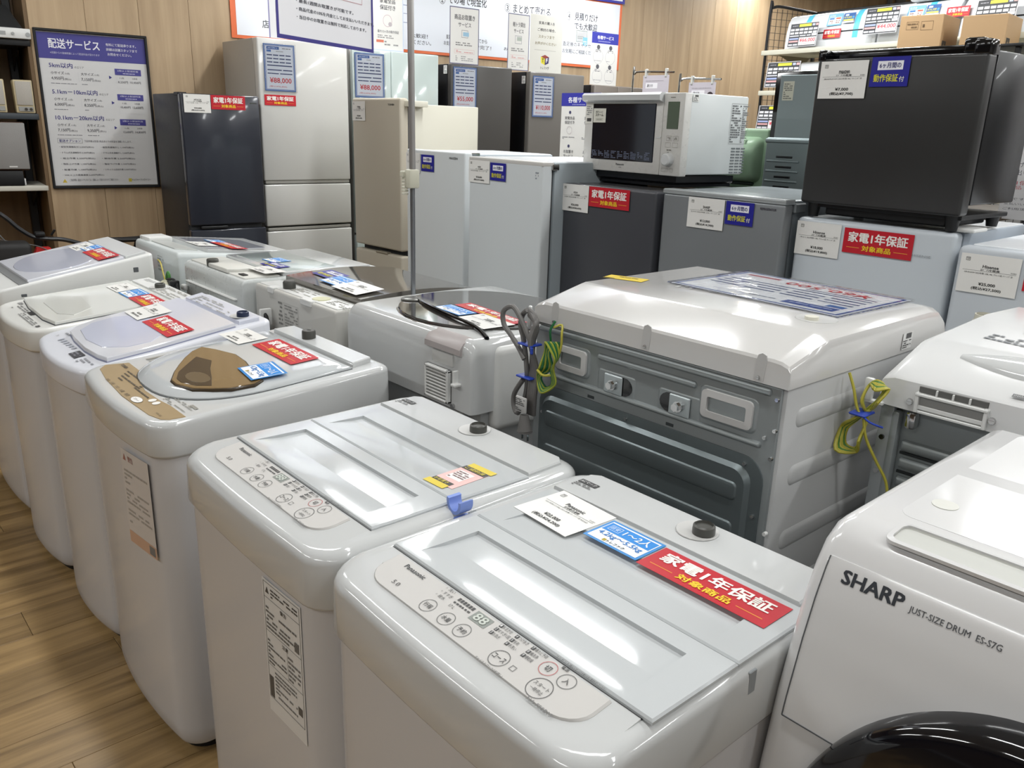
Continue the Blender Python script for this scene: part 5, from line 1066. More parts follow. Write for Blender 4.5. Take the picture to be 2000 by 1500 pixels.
# ---------------------------------------------------------------- green CRT set and bare metal appliance behind, on a rack
RK = yaw(-2.52, 3.0, 0)
t = thing('display_rack', 'dark steel rack behind the silver refrigerator carrying the green set', 'rack', (-1.95, 3.2, 0))
mb = MB(RK); mb.box(0, 1.5, 0, .5, 1.235, 1.255, .003); part(mb, 'rack_top', mat('rack_top', '4A4238', .5), t)
mb = MB(RK); mb.box(0, 1.5, -.006, .0, 1.243, 1.255, .001, 1); part(mb, 'edge_strip', mat('strip_white', 'C8C8C0', .4), t)
for x in (.0, 1.47):
    for y in (.02, .45): mb = MB(RK); mb.box(x, x+.03, y, y+.03, 0, 1.235, .002, 1); part(mb, 'leg', DARK, t)
def green_set():
    t = thing('television', 'old pale green rounded set behind the microwave, mostly hidden', 'television', (-2.2, 3.3, 1.256))
    gm = mat('sage_green', '9AB89A', .35); gd = mat('sage_dark', '33423A', .5)
    M = yaw(-2.275, 3.05, 0)
    mb = MB(M); mb.box(.0, .34, .03, .36, 1.275, 1.50, .012, 3); part(mb, 'case', mat('sage_side', '5C6A5E', .5), t)
    mb = MB(M); mb.box(.0, .345, .02, .36, 1.497, 1.508, .004); part(mb, 'top_shell', mat('sage_top', 'A9B4A2', .45), t)
    mb = MB(M); mb.box(0, .345, 0, .03, 1.270, 1.506, .010, 3); part(mb, 'front_bezel', gm, t)
    mb = MB(M); rs = []
    for k, (i, y) in enumerate(((0, .001), (.006, -.02), (.02, -.045), (.045, -.058))): 
        P = rrp(.03+i, .328-i*.6, 1.295+i*.5, 1.475-i*1.1, .03); rs.append([(x, y, z) for x, z in P])
    mb.loft(rs); part(mb, 'bulged_back', gm, t, 60)
    for k in range(7): mb = MB(M); mb.box(.19+.013*k, .195+.013*k, -.050, -.030, 1.445, 1.462, .002, 1); part(mb, 'vent_rib', gm, t)
    mb = MB(M); mb.box(.05, .30, -.01, .006, 1.283, 1.297, .004, 1); part(mb, 'lower_slot', gd, t)
    for x in (.03, .29): mb = MB(M); mb.box(x, x+.03, .04, .3, 1.256, 1.275, .003, 1); part(mb, 'foot', DARK, t)
green_set()
def metal_back():
    M = yaw(-1.86, 2.93, 0)
    t = thing('mini_refrigerator', 'black mini refrigerator turned with its bare metal back showing, left of the small black one', 'refrigerator', (-1.62, 3.15, 1.256))
    mb = MB(M); mb.box(0, .46, .012, .44, 1.27, 1.715, .006); part(mb, 'cabinet', BLK, t)
    gp = mat('back_grey', '7F8A8C', .45, metal=.4)
    mb = MB(M); mb.box(.024, .45, .006, .014, 1.46, 1.700, .002, 1); part(mb, 'back_plate', gp, t)
    mb = MB(M); mb.box(.0, .45, -.004, .012, 1.262, 1.476, .004, 1); lv = part(mb, 'compressor_cover', gp, t)
    mb = MB(M); mb.loft([[(.0, -.004, 1.455), (.45, -.004, 1.455), (.45, -.004, 1.472), (.0, -.004, 1.472)], [(.0, -.010, 1.460), (.45, -.010, 1.460), (.45, -.010, 1.468), (.0, -.010, 1.468)]]); part(mb, 'pressed_lip', gp, lv)
    for k in range(4):
        z = 1.405 - .037*k
        mb = MB(M); mb.box(.05, .12, -.0052, -.003, z-.004, z+.004, .002, 2); part(mb, 'louvre_slot', BLK, lv)
        mb = MB(M); emboss(mb, .01, .15, z-.020, z-.012, -.004, .004, .003, .003); part(mb, 'louvre_rib', gp, lv)
    for x in (.03, .4): mb = MB(M); mb.box(x, x+.03, .05, .4, 1.256, 1.275, .003, 1); part(mb, 'foot', DARK, t)
    card(M @ frame((.04, .0055, 1.61), (1, 0, 0), (0, 0, 1)), .045, .068, [D(.004, .004, .04, .062, 8, '6A6A64', 2, .008)], 'rating_plate', 'cream rating label on the bare metal back of the mini refrigerator', 'label', base='BDBDAE')
metal_back()
# ---------------------------------------------------------------- metal sign pole and hanging sheet
t = thing('sign_stand', 'slim chrome sign pole with a cream clamp rising between the two rear washers', 'sign stand', (-2.098, 1.44, 0))
mb = MB(); mb.cyl((-2.1125, 1.45, 0), (-2.1125, 1.45, .02), .012, 16); part(mb, 'base', DARK, t)
mb = MB(); mb.cyl((-2.1125, 1.45, .02), (-2.1125, 1.45, 1.34), .0075, 14); part(mb, 'lower_tube', mat('pole_grey', '8E9296', .3, metal=.8), t)
mb = MB(); mb.cyl((-2.1125, 1.45, 1.34), (-2.122, 1.45, 2.25), .0095, 14); part(mb, 'upper_tube', mat('pole_chrome', 'B4B2B0', .32, metal=.7), t)
mb = MB(); mb.box(-2.126, -2.098, 1.43, 1.467, 1.300, 1.355, .005); mb.box(-2.138, -2.122, 1.42, 1.44, 1.332, 1.350, .003, 1); part(mb, 'clamp', mat('clamp_cream', 'C6C5B4', .4), t)
mb = MB()
for k in range(6): mb.box(-2.138, -2.122, 1.428, 1.442, 1.28+.009*k, 1.286+.009*k, .001, 1)
part(mb, 'clamp_grip', mat('clamp_cream', 'C6C5B4', .4), t)
mb = MB(); mb.cyl((-2.12, 1.45, 2.0), (-2.06, 1.30, 2.0), .004, 8); part(mb, 'hanging_arm', CHROME, t)
HB = yaw(-1.978, .970, 180-64.8)       # sheet runs away from the camera to the right
HM = HB @ frame((0, 0, 1.6725), (1, 0, 0), (0, 0, 1))
e = [O(0, 0, .42, .297, .0095, '342C86', 2), O(.08, .118, .366, .235, .0012, 'C08088', 3)]
for i, s_ in enumerate(('・最長1週間お取置きが可能です。', '・商品代金の10%を内金としてお支払いいただきます。', '・当日中のお取置きは無料で対応しております。')):
    ln = (.245, .345, .305)[i]; e.append(T(s_, .078, .088-.0185*i, .078+ln, .097-.0185*i, '3A3A48', .012, 3))
e += [T('お取置きについて', .09, .25, .34, .28, '34307A', .02, 4)]
o = card(HM, .42, .297, e, 'hanging_sign', 'large purple-edged notice in a clear sleeve hanging beside the chrome pole', 'sign', base='342C86', sleeve=False, mt=mat('sheet_bright', 'EEEEF2', .45))
# ---------------------------------------------------------------- wall prints and banner
WF = WALL @ frame((0, -.0, 0), (1, 0, 0), (0, 0, 1))
def wcard(x, z, w, h, e, name, label, base, cat='sign', off=.004, group=None): return card(WALL @ frame((x, -off, z), (1, 0, 0), (0, 0, 1)), w, h, e, name, label, cat, group, base=base)
P_ = '3C3A7E'; K = '55555C'
e = [B(.0, .722, .594, .865, '45428A')] + [T('配送サービス', .06, .78, .335, .835, 'E8E8EE', .03, 3), T('※店舗からの直線距離によって配送料金が変わります', .065, .75, .33, .762, 'C8C8DC', 0, 3), T('有料にて配送承ります。', .37, .812, .54, .828, 'E4E4EA', .01, 3), T('詳細は店舗スタッフまで', .37, .785, .545, .801, 'E4E4EA', .01, 3), T('お問合せください。', .375, .758, .51, .774, 'E4E4EA', .01, 3)]
for i, (a, p1, p2, p3, p4, wd) in enumerate((('5km以内', '4,950円', '7,150円', '8,250円', '10,450円', .125), ('5.1km－10km以内', '6,000円', '8,250円', '10,450円', '12,650円', .245), ('10.1km－20km以内', '7,150円', '9,350円', '12,650円', '14,850円', .265))):
    z = .672 - .147*i
    e += [T(a, .05, z, .05+wd, z+.030, P_, .02), T('のエリア', .06+wd, z+.002, .11+wd, z+.014, K, 0), T('小サイズ', .055, z-.036, .125, z-.019, K, .01), T('(1点)', .13, z-.036, .155, z-.024, K, 0), T('大サイズ', .215, z-.036, .285, z-.019, K, .01), T('(1点)', .29, z-.036, .315, z-.024, K, 0),
          T(p1, .055, z-.068, .12, z-.048, K, .015), T('(税込)', .124, z-.068, .16, z-.055, K, 0), T(p2, .215, z-.068, .28, z-.048, K, .015), T('(税込)', .284, z-.068, .32, z-.055, K, 0), D(.05, z-.09, .19, z-.082, 1, '8A8A90', 2, .02), D(.215, z-.09, .35, z-.082, 1, '8A8A90', 2, .02),
          Q([(.37, z-.048), (.37, z-.028), (.386, z-.038)], P_), B(.405, z-.022, .555, z+.014, '45428A', 2), T('2階以上配送料金', .42, z-.002, .54, z+.008, 'D8D8E4', 0, 3), D(.45, z-.016, .52, z-.008, 1, 'C8C8DC', 3, .012), B(.2, z-.075, .2008, z-.02, 'BBBBC0'), O(.41, z-.1, .55, z-.024, .0008, 'C8C8CC'), T('1点', .43, z-.044, .455, z-.034, K, 0), T('2点目', .50, z-.044, .53, z-.034, K, 0), T(p3, .418, z-.07, .474, z-.055, K, .01), T(p4, .488, z-.07, .548, z-.055, K, .01)]
e += [O(.045, .245, .18, .272, .0012, K), T('配送オプション', .055, .25, .17, .267, P_, .01), T('下記作業は別途1商品あたりの料金を頂戴いたします。', .19, .251, .46, .264, K, 0)]
for i, (a, b) in enumerate((('・縦型洗濯機取付 2,200円(税込)', '・縦型洗濯機外し 1,100円(税込)'), ('・ドラム式洗濯機取付 3,300円(税込)', '・ドラム式洗濯機外し 2,200円(税込)'), ('・組立作業 2,200円(税込)', '・解体作業 2,200円(税込)'), ('・階段上げ作業 1,100円(税込)', '・階段下げ作業 1,100円(税込)'), ('・設置作業 1,100円(税込)', '・リサイクル回収作業 2,200円(税込)'))):
    z = .222-.0335*i; e += [T(a, .05, z-.006, .24, z+.006, K, .008), T(b, .28, z-.006, .47, z+.006, K, .005)]
e += [T('・500L以上冷蔵庫運搬 6,600円(税込)', .05, .05, .28, .062, K, .005), Q([(.045, .012), (.07, .012), (.0575, .034)], 'C8B040'), T('ご指定時間、配送エリアについては、店舗によって異なりますのでご確認ください', .085, .02, .36, .034, K, 0), T('トレジャーファクトリー', .44, .018, .55, .032, '333338', .02), B(.42, .014, .438, .034, 'C8B840')]
t = thing('framed_poster', 'black-framed delivery price poster with indigo header on the oak wall', 'poster', WALL @ Vector((.19, -.01, 1.05)))
mb = MB(WALL)
for a in ((-.117, .500, 1.935, 1.950), (-.117, .500, 1.042, 1.057)): mb.box(a[0], a[1], -.022, .0, a[2], a[3], .003, 1)
for a in ((-.117, -.103), (.486, .500)): mb.box(a[0], a[1], -.022, 0, 1.045, 1.948, .003, 1)
part(mb, 'frame', DARK, t)
off = ORG[t.as_pointer()]; M = WALL @ frame((-.105, -.006, 1.060), (1, 0, 0), (0, 0, 1))
mb = MB(M); mb.box(0, .594, 0, .876, -.003, .0); p_ = part(mb, 'sheet', mat('poster_paper', 'D0D0D0', .35), t)
decals(M @ Matrix.Translation((0, .005, 0)), e, p_)
# the orange-edged banner
BN = '3A3A40'; e = [B(.02, .02, 3.33, .52, 'DFE3EA')]
for (x, n_, s1, s2) in ((.62, '①', '', ''), (1.52, '②', 'その場で現金化', ''), (2.13, '③', 'まとめて売れる', ''), (2.745, '④', '見積りだけ', 'でも大歓迎')):
    pass
def circ(x, z, n): return [C(x, z, .026, .003, BN, 2, 1.2), T(n, x-.010, z-.020, x+.010, z+.020, BN, .02)]
e += circ(1.565, .387, '2') + [T('その場で現金化', 1.62, .365, 1.96, .43, BN, .025)] + circ(2.155, .387, '3') + [T('まとめて売れる', 2.21, .355, 2.58, .425, BN, .025)] + circ(2.775, .385, '4') + [T('見積りだけ', 2.835, .36, 3.085, .42, BN, .025), T('でも大歓迎', 2.835, .29, 3.085, .345, BN, .025)]
e += [T('店', .19, .075, .235, .125, BN, .02), T('大歓迎！', 1.30, .105, 1.44, .135, BN, .01), T('ください。', 1.32, .06, 1.47, .09, BN, .01), T('査定金額にご納得', 1.60, .12, 1.76, .15, BN, .01), T('お支払いまですぐ', 1.58, .075, 1.76, .105, BN, .01), T('いただけてから', 1.78, .11, 1.97, .14, BN, .01), T('で完了！', 1.86, .065, 2.01, .095, BN, .01), T('お気軽に', 2.13, .075, 2.3, .1, BN, .01), T('査定後のキャンセルも', 2.72, .155, 3.10, .19, BN, .01), T('お気軽にご相談ください', 2.72, .10, 3.10, .135, BN, .01),
      O(1.20, .20, 1.32, .32, .004, '6A7AA0'), B(1.22, .26, 1.30, .264, '6A7AA0'), O(2.86, .195, 2.98, .285, .003, '556A60'), B(2.863, .198, 2.977, .282, 'E6E8D8', 1), B(2.875, .235, 2.94, .239, '556A60'), B(2.875, .222, 2.93, .226, '556A60'), B(2.935, .17, 2.985, .235, '7FB4CC', 3), D(2.94, .175, 2.98, .21, 2, 'D8ECF4', 4, .012), Q([(.13, .42), (.26, .44), (.26, .34), (.20, .29), (.13, .33)], 'E6DC30'), Q([(.17, .40), (.24, .41), (.24, .34), (.21, .32), (.17, .35)], '22222A', 3)]
mb = MB(WALL); mb.box(1.03, 4.40, -.010, -.002, 1.985, 2.53); bn = finish(mb, 'banner', mat('banner_orange', 'DC6E42', .45), None); tag(bn, 'long white wall banner with orange border above the tall refrigerators', 'banner')
off = None
n0 = set(); decals_parent = bn; ORG[bn.as_pointer()] = Vector((0, 0, 0))
decals(WALL @ frame((1.045, -.0108, 1.985), (1, 0, 0), (0, 0, 1)), e, bn)
wcard(1.2, 2.515, 3.215, .30, [B(.02, .02, 3.19, .28, 'E8EAF0')], 'upper_banner', 'white banner with deep blue border just entering at the top edge', '2C2C92', 'banner', off=.02)
# cards standing on the tall refrigerators
def tcard(x, z, w, h, e, label, base='D6D5D2', cat='sign', y=.03, name='service_card', th=.002): return card(FR2 @ frame((x, y, z), (1, 0, 0), (0, 0, 1)), w, h, e, name, label, cat, base=base, th=th)
def fr_(w, h, c='4A4A78'): return O(0, 0, w, h, .006, c)
tcard(.835, 1.942, .235, .335, [fr_(.235, .335, 'B8C4D8'), T('家電全品', .06, .29, .175, .32, BN, .02), T('保証付き', .06, .25, .175, .28, BN, .02), C(.115, .185, .034, .003, 'B8A0A8', sy=1.1), C(.135, .165, .014, 0, 'B0A8AC', 3), T('最大12ヶ月の動作保証', .04, .11, .2, .128, K, .005), D(.04, .075, .19, .1, 2, '888888', 2, .012), B(.03, .05, .085, .066, 'C8705A', 2), D(.09, .03, .2, .066, 2, '888888', 2, .014)], 'heart-marked guarantee card standing on the pale glass refrigerator')
card(FR @ frame((.115, .03, 1.955), (1, 0, 0), (0, 0, 1)), .22, .30, [B(0, 0, .008, .30, '8A86B0'), D(.05, .03, .18, .24, 6, 'BBBBC4', 2, .02)], 'service_card', 'white violet-edged card on the tall pearl refrigerator, behind the hanging notice', 'sign', base='DADADC')
tcard(1.438, 1.897, .248, .372, [fr_(.248, .372, '5A5A78'), T('商品お取置き', .04, .29, .212, .325, BN, .02), T('サービス', .072, .245, .18, .275, BN, .02), O(.10, .175, .155, .225, .003, '8A8A90'), B(.113, .185, .162, .212, '8FB4CC', 3), D(.05, .12, .2, .148, 2, '777777', 2, .014), O(.04, .07, .21, .098, .0012, 'C89090'), D(.055, .076, .2, .094, 2, 'C88080', 2, .014), D(.05, .02, .2, .058, 3, '999999', 2, .02)], 'holding-service card standing on the charcoal refrigerator')
tcard(1.943, 1.885, .200, .388, [fr_(.2, .388, '5A5A78'), T('軽トラ貸出', .045, .30, .158, .332, BN, .02), T('サービス', .055, .258, .145, .286, BN, .02), O(.068, .185, .13, .24, .003, '8A8A90'), B(.085, .205, .128, .232, 'A8B0A8', 3), D(.035, .13, .165, .158, 2, '777777', 2, .012), O(.03, .08, .175, .108, .0012, 'C89090'), D(.04, .085, .16, .102, 2, 'C88080', 2, .012), D(.04, .02, .15, .06, 3, '999999', 2, .02)], 'truck-lending service card standing left of the grey 110,000 yen refrigerator')
tcard(2.150, 1.887, .315, .402, [T('家具の購入を', .08, .335, .235, .357, BN, .01), T('ご検討の場合、', .07, .288, .245, .31, BN, .01), T('スタッフまで', .08, .24, .235, .262, '7A7048', .01), T('お声がけください', .05, .193, .255, .215, '7A7048', .01), B(.045, .155, .255, .157, '8A8A84'), Q([(.11, .11), (.15, .125), (.19, .11), (.15, .098)], '8A3A34'), Q([(.11, .11), (.15, .098), (.15, .052), (.113, .066)], 'D8CC3A'), Q([(.15, .098), (.19, .11), (.187, .066), (.15, .052)], '3A2F5E'), T('T', .12, .07, .14, .098, '2A2A22', .04, 4), T('F', .16, .07, .178, .1, 'E8E8E8', .04, 4), T('トレファク', .11, .02, .19, .042, '33333A', .03)], 'ask-the-staff card with a coloured cube logo on the grey refrigerator', 'CCCBC4')
svc = lambda w, h: [B(0, h*.79, w, h, '34389A')] + [T('各種サービス', .2*w, .87*h, .82*w, .94*h, 'E8E8F0', .03, 3), D(.24*w, .82*h, .78*w, .845*h, 1, 'A8AAD8', 3, .015)] + [x for i in range(2) for j in range(2) for x in (C((.26+.46*i)*w, (.72-.37*j)*h, .018*w/.3, 0, '55555C'), D((.16+.46*i)*w, (.62-.37*j)*h, (.36+.46*i)*w, (.68-.37*j)*h, 2, '77777C', 2, .02), C((.26+.46*i)*w, (.54-.37*j)*h, .035*w/.3*1.6, .002, '9A9AA0'), D((.12+.46*i)*w, (.45-.37*j)*h, (.40+.46*i)*w, (.475-.37*j)*h, 1, '9A9AA0', 2, .02))]
tcard(2.77, 1.826, .288, .392, svc(.288, .392), 'services card with indigo header standing on the brown-grey refrigerator')
# stand-alone services sign behind the microwave
t = thing('sign_stand', 'tall services sign on a thin stand between the white refrigerator and the microwave', 'sign stand', (-3.53, 3.6, 0))
mb = MB(); mb.box(-3.692, -3.375, 3.600, 3.606, 1.15, 1.682, .001, 1); bd_ = part(mb, 'board', mat('card_DAD9D6', 'DAD9D6', .4), t)
e2 = [B(0, .46, .317, .532, '2E309A'), T('各種サービス', .055, .478, .28, .51, 'E8E8F0', .03, 3), D(.09, .465, .25, .472, 1, 'A8AAD8', 3, .012)]
for i in range(2):
    for j, (s1, s2) in enumerate((('家電全品', '保証付き'), ('お取置き', 'サービス'))): e2 += [C(.075+.16*i, .425-.19*j, .009, 0, '3A3A60'), T(s1, .035+.16*i, .385-.19*j, .115+.16*i, .403-.19*j, '55555C', .01), T(s2, .035+.16*i, .36-.19*j, .115+.16*i, .378-.19*j, '55555C', .01), C(.075+.16*i, .325-.19*j, .022, .0015, 'A898A0'), D(.02+.16*i, .275-.19*j, .13+.16*i, .290-.19*j, 2, '888890', 2, .01)]
decals(frame((-3.692, 3.5996, 1.15), (1, 0, 0), (0, 0, 1)), e2, bd_)
mb = MB(); mb.cyl((-3.53, 3.62, .02), (-3.53, 3.62, 1.5), .009, 10); part(mb, 'post', CHROME, t)
mb = MB(); mb.cyl((-3.53, 3.62, 0), (-3.53, 3.62, .02), .14, 24); part(mb, 'base', DARK, t)
# chrome inverted-U stands with hanging sheets
for i, (a, b, zt_, s0, s1, lab) in enumerate(((-3.150, -2.895, 1.785, -3.075, -2.90, 'left chrome frame stand with a hanging lilac-grey sheet behind the microwave'), (-2.835, -2.600, 1.745, -2.770, -2.605, 'right chrome frame stand with a hanging sheet showing a dark round mark behind the microwave'))):
    t = thing('frame_stand', lab, 'sign stand', ((a+b)/2, 3.6, 0))
    mb = MB(); mb.tube([(a, 3.6, .02), (a, 3.6, .8), (a, 3.6, zt_-.05), (a+.012, 3.6, zt_-.012), (a+.045, 3.6, zt_), (b-.02, 3.6, zt_-.006), (b+.02, 3.6, zt_-.007)], .005, 8); part(mb, 'bent_tube', CHROME, t)
    mb = MB(); mb.box(a-.10, a+.14, 3.48, 3.72, 0, .02, .004); part(mb, 'base', DARK, t)
    for x in (s0+.01, s1-.03): mb = MB(); mb.box(x, x+.012, 3.592, 3.61, zt_-.03, zt_+.012, .002, 1); part(mb, 'clip', mat('clip_clear', 'C9C9C4', .3), t)
    e2 = [D(.02, .27, .14, .275, 1, '99949A', 2, .015), B(.02, .235, .10, .262, 'E8E6EA'), T('選び方', .03, .242, .07, .256, '6A6670', .01, 3)]
    e2 += [T('冷蔵洗濯機の', .02, .195, .13, .215, '6A6670', .02), T('選び方', .02, .165, .08, .185, '6A6670', .02)] if i == 0 else [C(.135, .235, .02, 0, '3A3034', 3)]
    card(frame((s0, 3.596, zt_-.32), (1, 0, 0), (0, 0, 1)), s1-s0, .30, e2, 'hanging_sheet', 'lilac-grey printed sheet hanging from the %s chrome frame' % ('left' if i == 0 else 'right'), 'sign', base='C2BCC4')
# poster at the right edge behind the black mini refrigerator
card(frame((-1.035, 3.05, 1.243), (1, .03, 0), (0, 0, 1)), .42, .58, [B(0, 0, .42, .006, '33348A', 2), B(0, .574, .42, .58, '33348A', 2), T('届け先', -.03+.035, .165, .075, .183, '44444C', .02), T('貸出いたします', .005, .14, .16, .158, '44444C', .02), B(.005, .128, .4, .1292, 'B05A60', 2), T('円1個 500円', .01, .11, .14, .124, 'B04A54', .01), T('製品 対象', .01, .096, .11, .108, 'B04A54', .01), B(.005, .09, .4, .0912, 'B05A60', 2), T('事です。', .012, .062, .08, .07, '44444C', .01), T('支払いいただき', .012, .046, .12, .054, '44444C', .01), T('ご利用頂けます', .012, .030, .13, .038, '44444C', .01)], 'service_card', 'white poster peeking out right of the black mini refrigerator', 'sign', base='CFCDCD', th=.004)
t = thing('sign_stand', 'thin black stand carrying the poster at the right edge', 'sign stand', (-.8, 3.08, 0))
mb = MB(); mb.cyl((-.8, 3.085, 0), (-.8, 3.085, 1.6), .01, 10); part(mb, 'post', DARK, t); mb = MB(); mb.cyl((-.8, 3.085, 0), (-.8, 3.085, .02), .13, 24); part(mb, 'base', DARK, t)
# ---------------------------------------------------------------- mesh gondola with air conditioners, back right
GO = yaw(-3.814, 6.087, -8.92)       # local x along the shelf front, local y towards the back
t = thing('gondola_shelf', 'black mesh display gondola with cream shelves at back right', 'shelf', GO @ Vector((.9, .2, 0)))
mb = MB(GO)
mb.tube([(-.175, .0, 0), (-.175, .0, 1.2), (-.172, .0, 2.38), (-.165, .02, 2.425), (-.14, .06, 2.44), (-.1, .2, 2.43), (-.08, .42, 2.42), (-.08, .46, 2.42)], .011, 8, sub=3); part(mb, 'side_rail', DARK, t)
mb = MB(GO); mb.box(-.10, -.07, .43, .46, 0, 2.43, .003, 1); part(mb, 'upright', DARK, t)
mb = MB(GO); mb.box(2.3, 2.33, .43, .46, 0, 2.43, .003, 1); part(mb, 'upright', DARK, t)
mb = MB(GO); mb.box(-.08, 2.32, .43, .455, 2.405, 2.43, .003, 1); part(mb, 'top_rail', DARK, t)
w0 = None
for k in range(26):    # vertical wires of the side mesh
    pass
def wire_set(n, f, nm):
    for k in range(n):
        m2 = MB(GO); f(m2, k); part(m2, nm, DARK, t)
wire_set(9, lambda m, k: m.box(-.174+.009*k, -.171+.009*k, .02+.048*k, .023+.048*k, .2, 2.425), 'mesh_wire')
wire_set(40, lambda m, k: m.cyl((-.175, 0, 2.40-.05*k), (-.09, .44, 2.40-.05*k), .0018, 5), 'mesh_wire')
wire_set(46, lambda m, k: m.box(-.05+.05*k, -.047+.05*k, .436, .439, .2, 2.41), 'mesh_wire')
wire_set(24, lambda m, k: m.box(-.08, 2.3, .440, .443, 2.37-.05*k, 2.373-.05*k), 'mesh_wire')
CRM = mat('shelf_cream', 'CFCDBC', .4)
for z, x0 in ((2.112, -.165), (1.815, -.15), (1.50, -.15), (1.15, -.15)):
    mb = MB(GO); mb.box(x0, 2.3, -.055, .42, z-.028, z-.004, .003, 1); mb.box(x0, 2.3, -.062, -.05, z-.036, z, .004); s_ = part(mb, 'shelf_board', CRM, t)
    for x in (-.08, 1.0, 2.25): mb = MB(GO); mb.loft([[(x, .42, z-.03), (x, .42, z-.15), (x, .05, z-.03)], [(x+.004, .42, z-.03), (x+.004, .42, z-.15), (x+.004, .05, z-.03)]]); part(mb, 'bracket', mat('bracket_tan', '8E8570', .5), s_)
def aircon(x, w, label, dz=0, tapes=(), slot=True):
    h, zb = .245, 2.113
    t = thing('air_conditioner', label, 'air conditioner', GO @ Vector((x+w/2, .1, zb)), 'wall air conditioner units on the top shelf')
    pr = [(0, zb), (-.0, zb+.05), (.004, zb+.12), (.02, zb+.19), (.05, zb+.232), (.085, zb+h), (.25, zb+h), (.25, zb)]
    mb = MB(GO); mb.loft([[(x+i, y+j, z) for y, z in pr] for i, j in ((0, .006), (.008, 0), (w-.008, 0), (w, .006))]); part(mb, 'case', mat('ac_white', 'E6E9EC', .2, coat=.2), t, 40)
    mb = MB(GO); mb.box(x+.07, x+w-.1, .001, .02, zb+.095, zb+.104, .001, 1); part(mb, 'outlet_slot', mat('slot_black', '26282C', .6), t)
    mb = MB(GO); mb.box(x+.02, x+w-.02, -.004, .03, zb+.002, zb+.05, .006); part(mb, 'louvre', mat('ac_white', 'E6E9EC', .2, coat=.2), t)
    for a in tapes:
        mb = MB(GO); mb.loft([[(x+a, y-.0015, z) for y, z in pr[1:6]], [(x+a+.045, y-.0015, z) for y, z in pr[1:6]]], False, False, close=False); part(mb, 'blue_tape', mat('tape_cyan', '5CC2DE', .35), t)
    return t
aircon(.005, .79, 'leftmost white air conditioner on the top shelf, its end cap showing', tapes=(.17, .60))
aircon(.81, .56, 'middle white air conditioner on the top shelf, behind the 44,000 yen board', tapes=(.34,))
aircon(1.40, .80, 'right-hand air conditioner on the top shelf, behind the cardboard boxes', tapes=(.12,))
mb = MB(GO); mb.box(1.0, 1.86, .02, .21, 2.36, 2.56, .02, 3); tag(part(mb, 'air_conditioner', mat('ac_white', 'E6E9EC', .2, coat=.2), None), 'air conditioner stacked on top of the others, cut by the top edge', 'air conditioner')
def ac_board(x, z, w, h, price, label, y=-.075, tilt=0):
    e = [B(.02*w, .02*h, .98*w, .98*h, '2E3034'), B(.32*w, .84*h, .74*w, .95*h, 'D8D83C', 2), B(.77*w, .85*h, .86*w, .94*h, 'B8C0DC', 2), B(.88*w, .85*h, .97*w, .94*h, 'D8A8A8', 2), D(.08*w, .86*h, .28*w, .92*h, 1, '9A9AA0', 2, .014)]
    for j in range(2):
        for i in range(6): e.append(B((.04+.158*i)*w, (.68-.14*j)*h, (.17+.158*i)*w, (.77-.14*j)*h, 'D8D8DC', 2))
    e += [B(.04*w, .44*h, .36*w, .49*h, 'C9CAD0', 2), B(.39*w, .44*h, .6*w, .49*h, 'C9CAD0', 2), B(.63*w, .44*h, .77*w, .49*h, 'C9CAD0', 2), B(.8*w, .43*h, .97*w, .53*h, 'C9CAD0', 2)]
    e += [B(.04*w, .31*h, .36*w, .38*h, '9AA8D0', 2), B(.04*w, .2*h, .36*w, .27*h, 'D0A0A0', 2), B(.04*w, .06*h, .18*w, .13*h, 'C9CAD0', 2), B(.2*w, .06*h, .36*w, .13*h, 'C9CAD0', 2), B(.385*w, .06*h, .97*w, .39*h, 'E2DEDE', 2), T(price, .41*w, .17*h, .95*w, .35*h, 'D03A48', .03, 3), D(.5*w, .085*h, .9*w, .12*h, 1, 'D08A90', 3, .01)]
    card(GO @ frame((x, y, z), (1, 0, tilt), (-tilt, .12, 1)), w, h, e, 'price_board', label, 'price tag', 'black and white air conditioner price boards', base='CFCFD2')
ac_board(.095, 2.120, .262, .168, '¥66,000', 'black price board reading 66,000 yen on the left air conditioner')
ac_board(.742, 2.166, .262, .170, '¥44,000', 'black price board reading 44,000 yen on the middle air conditioner')
ac_board(1.525, 2.138, .252, .175, '¥23,100', 'black price board ending in 100 yen behind the cardboard boxes')
ac_board(-.085, 1.838, .315, .185, '¥33,000', 'black price board at the left end of the second shelf')
ac_board(-.12, 1.52, .315, .185, '¥27,500', 'black price board starting with 27 on the third shelf, above the green set', y=-.08)
for i, (x, z, w, lab) in enumerate(((.362, 2.170, .15, 'red guarantee tag between the first two air conditioner boards'), (1.30, 2.235, .155, 'red guarantee tag on the right-hand air conditioner above the boxes'))):
    red_tag(GO @ frame((x, -.012, z), (1, 0, 0), (0, .12, 1)), w, lab, .062)
